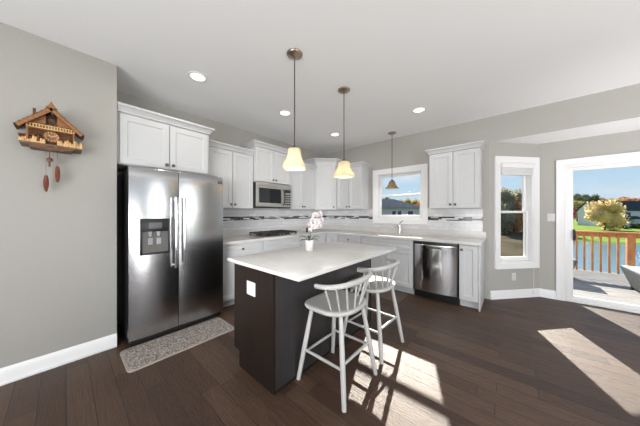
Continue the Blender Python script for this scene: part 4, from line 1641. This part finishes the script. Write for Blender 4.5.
# houses
def house(label, loc, rz, L, Wd, eave, ridge, zb, wall, wins, porch=False, hip=False):
    r = thing('house', label, 'house', (loc[0], loc[1], zb), rz, 'houses beyond the yard')
    m = MB()
    m.box(0, L, 0, Wd, -1.0, eave)
    if not hip:
        m.loft([[(x, 0, eave), (x, Wd, eave), (x, Wd / 2, ridge)] for x in (0, L)])
    m.build('house_walls', wall, r)
    m = MB()
    o_ = 0.35
    if hip:
        m.loft([[(-o_, -o_, eave), (L + o_, -o_, eave), (L + o_, Wd + o_, eave), (-o_, Wd + o_, eave)], [(Wd * 0.42, Wd * 0.48, ridge), (L - Wd * 0.42, Wd * 0.48, ridge), (L - Wd * 0.42, Wd * 0.52, ridge), (Wd * 0.42, Wd * 0.52, ridge)]])
    else:
        sl = (ridge - eave) / (Wd / 2)
        for s_ in (0, 1):
            e_y = -o_ if s_ == 0 else Wd + o_
            m.loft([[(x, e_y, eave - o_ * sl + 0.02), (x, Wd / 2, ridge + 0.02), (x, Wd / 2, ridge + 0.25), (x, e_y, eave - o_ * sl + 0.25)] for x in (-o_, L + o_)])
    m.build('roof', 'shingle', r)
    for (x, z, w, h_) in wins:
        m = MB()
        m.box(x - w / 2 - 0.1, x + w / 2 + 0.1, -0.06, 0.02, z - 0.1, z + h_ + 0.1)
        wf = m.build('window_frame', 'house_trim', r)
        B('pane', 'house_window', wf, x - w / 2, x + w / 2, -0.08, -0.05, z, z + h_)
    if porch:
        m = MB()
        m.loft([[(3.6, -2.2, 2.6), (9.2, -2.2, 2.6), (9.2, -0.05, 3.3), (3.6, -0.05, 3.3)], [(3.6, -2.2, 2.75), (9.2, -2.2, 2.75), (9.2, -0.05, 3.5), (3.6, -0.05, 3.5)]])
        m.build('porch_roof', 'shingle', r)
        for x in (3.8, 5.6, 7.4, 9.0):
            m = MB()
            m.box(x - 0.1, x + 0.1, -2.1, -1.9, 0, 2.6)
            m.build('porch_post', 'house_trim', r)
        m = MB()
        m.box(3.7, 9.1, -2.15, -1.95, 0.0, 0.9)
        m.build('porch_wall', 'house_trim', r)
    return r
ca = atan2(118.8 - 112.2, 44.1 - 25.1)
house('grey-sided house with a dark shingle roof across the pond', (25.1, 112.2), ca, 24, 9.0, 5.4, 8.3, -3.2, 'siding_light',
      [(7.2, 3.4, 1.1, 1.3), (13, 3.4, 1.1, 1.3), (18, 3.4, 1.1, 1.3), (2.4, 3.4, 1.1, 1.3), (2.4, 0.6, 1.2, 1.5), (13, 0.6, 1.6, 1.5)], porch=True)
ck_ = atan2(32.3 - 28.8, -7.8 + 11.8)
house('olive-sided house with a hipped slate roof outside the kitchen window', (-14.6, 26.4), ck_, 10.0, 8.0, 5.1, 6.75, -3.0, 'siding_olive',
      [(2.0, 3.7, 0.9, 1.0), (5.4, 3.6, 0.55, 1.0), (6.3, 3.6, 0.55, 1.0), (8.0, 3.7, 0.8, 0.9)], hip=True)

# trees: a leafy crown of small leaf faces over lobes, and a trunk
def crown_mesh(name, seed, n, size):
    rnd = random.Random(seed)
    bm = bmesh.new()
    lobes = [(Vector((0, 0, 0)), 0.62)]
    for k in range(9):
        a = rnd.uniform(0, 2 * pi)
        e_ = rnd.uniform(-1.0, 1.0)
        lobes.append((Vector((cos(a) * 0.52 * cos(e_), sin(a) * 0.52 * cos(e_), 0.55 * sin(e_))), rnd.uniform(0.30, 0.46)))
    for c_, r_ in lobes:
        bmesh.ops.create_icosphere(bm, subdivisions=2, radius=r_ * 0.72, matrix=Matrix.Translation(c_))
    for v in bm.verts:
        v.co += Vector((rnd.uniform(-1, 1), rnd.uniform(-1, 1), rnd.uniform(-1, 1))) * 0.05
    for k in range(n):
        c_, r_ = rnd.choice(lobes)
        d_ = Vector((rnd.gauss(0, 1), rnd.gauss(0, 1), rnd.gauss(0, 1))).normalized()
        p = c_ + d_ * r_ * rnd.uniform(0.72, 1.10)
        u = Vector((rnd.gauss(0, 1), rnd.gauss(0, 1), rnd.gauss(0, 1))).normalized()
        w = u.cross(d_ + Vector((0.01, 0.02, 0))).normalized()
        s_ = size * rnd.uniform(0.6, 1.3)
        vs = [bm.verts.new(p + u * s_ * a + w * s_ * b) for a, b in ((-1, 0), (0, -0.7), (1, 0), (0, 0.7))]
        bm.faces.new(vs)
    me = bpy.data.meshes.new(name)
    bm.to_mesh(me)
    bm.free()
    return me
CROWNS = [crown_mesh('crown', s_, 2200, 0.055) for s_ in (1, 2, 3)]
TREES = []
def tree(label, loc, w, h, mat, zb=None, trunk_h=0.25, name='tree', cat='tree', group='trees beyond the pond', k=None):
    if zb is None:
        zb = ground_z(loc[0], loc[1])
    r = thing(name, label, cat, (loc[0], loc[1], zb), random.uniform(0, 6), group)
    me = CROWNS[len(TREES) % 3 if k is None else k].copy()
    me.materials.append(M[mat])
    o = bpy.data.objects.new('crown', me)
    COL.objects.link(o)
    o.parent = r
    ch = h * (1 - trunk_h)
    o.location = (0, 0, h * trunk_h + ch * 0.46)
    o.scale = (w / 2, w / 2, ch / 2 * 1.2)
    m = MB()
    m.tube([(0, 0, -0.3), (0.05, 0, h * trunk_h), (0, 0, h * 0.6)], lambda t: (0.05 - 0.03 * t) * w * 0.6, 8)
    m.build('trunk', 'bark', r)
    TREES.append(r)
    return r
def at_px(px, d):
    r_ = (px - 320) / 221.9 * d
    return (3.534 - sin(0.712) * d + cos(0.712) * r_, -4.207 + cos(0.712) * d + sin(0.712) * r_)
tree('broad pale yellow autumn tree in front of the house across the pond', at_px(605, 62), 9.2, 9.0, 'lf_yellow', zb=-3.5, trunk_h=0.03)
tree('dark red autumn tree at the left end of the grey house', at_px(571.5, 86), 4.5, 7.0, 'lf_red', zb=-3.3)
lab = 'autumn tree in the hazy row behind the far house'
for (px, d, w, top, mt, lb) in (
        (574, 125, 9, 193, 'lf_green', 'dark green tree leftmost in the row behind the far house'),
        (581, 118, 8, 195, 'lf_green', 'second dark green tree from the left behind the far house'),
        (590, 122, 9, 193, 'lf_green', 'tall dark green tree above the gable of the far house'),
        (586, 108, 9, 198, 'lf_gold', 'golden tree beside the gable of the far house'),
        (577, 106, 7, 199, 'lf_gold', 'small golden tree at the left edge of the door view'),
        (597, 120, 10, 198, 'lf_orange', 'orange tree behind the roof, just right of the dark green trees'),
        (604, 124, 10, 197, 'lf_orange', 'orange tree behind the roof above the yellow tree'),
        (612, 120, 10, 198, 'lf_gold', 'gold-brown tree behind the roof right of the yellow tree'),
        (620, 122, 11, 197, 'lf_orange', 'orange tree above the middle of the far roof'),
        (628, 125, 12, 196, 'lf_red', 'reddish tree behind the right part of the far roof'),
        (637, 122, 13, 196, 'lf_orange', 'orange tree at the right edge of the door view')):
    kd = (1.0, 1.35, 1.75)[len(TREES) % 3]
    d, w = d * kd, w * 1.2 * kd
    z1 = 1.302 + (213.07 - top) * d / 221.9
    p = at_px(px, d)
    zb = -2.6
    tree(lb, p, w, z1 - zb, mt, zb=zb)
# trees behind the angled window
for (px, d, w, top, mt, lb) in ((501, 58, 9, 187, 'lf_olive', 'olive tree at the left of the angled window view'),
                                (509, 62, 10, 186, 'lf_olive', 'brownish tree in the middle of the angled window view'),
                                (518, 58, 10, 187, 'lf_olive', 'olive-brown tree at the right of the angled window view'),
                                (526, 60, 9, 189, 'lf_olive', 'olive tree partly behind the right sash of the angled window'),
                                (514, 54, 8, 197, 'lf_orange', 'low orange tree before the taller trees of the angled window view'),
                                (505, 53, 7, 200, 'lf_olive', 'low olive tree before the brownish tree of the angled window view')):
    z1 = 1.302 + (213.07 - top) * d / 221.9
    tree(lb, at_px(px, d), w, z1 + 3.6, mt, zb=-3.6, trunk_h=0.02, group='trees seen through the angled window')
# kitchen window: autumn tree right of the roof, small trees behind
for (px, d, w, top, mt, lb) in ((423, 40, 4.5, 199, 'lf_orange', 'rusty tree at the right edge of the kitchen window view'),
                                (384, 70, 7, 196, 'lf_green', 'dark tree left above the slate roof in the kitchen window'),
                                (412, 75, 8, 197, 'lf_gold', 'golden tree behind the slate roof, right side'),
                                (400, 80, 9, 199, 'lf_olive', 'hazy tree behind the middle of the slate roof')):
    z1 = 1.302 + (213.07 - top) * d / 221.9
    tree(lb, at_px(px, d), w, z1 + 3.0, mt, zb=-3.0, group='trees seen through the kitchen window')
# clipped shrubs in front of the far house
for (px, lb) in ((611, 'dark shrub left of the porch of the far house'), (622, 'dark shrub under the porch of the far house'), (636, 'dark shrub right of the porch of the far house')):
    p = at_px(px, 64.5)
    tree(lb, p, 3.0, 2.0, 'lf_green', zb=-3.55, trunk_h=0.02, name='shrub', cat='shrub', group='shrubs by the far house')
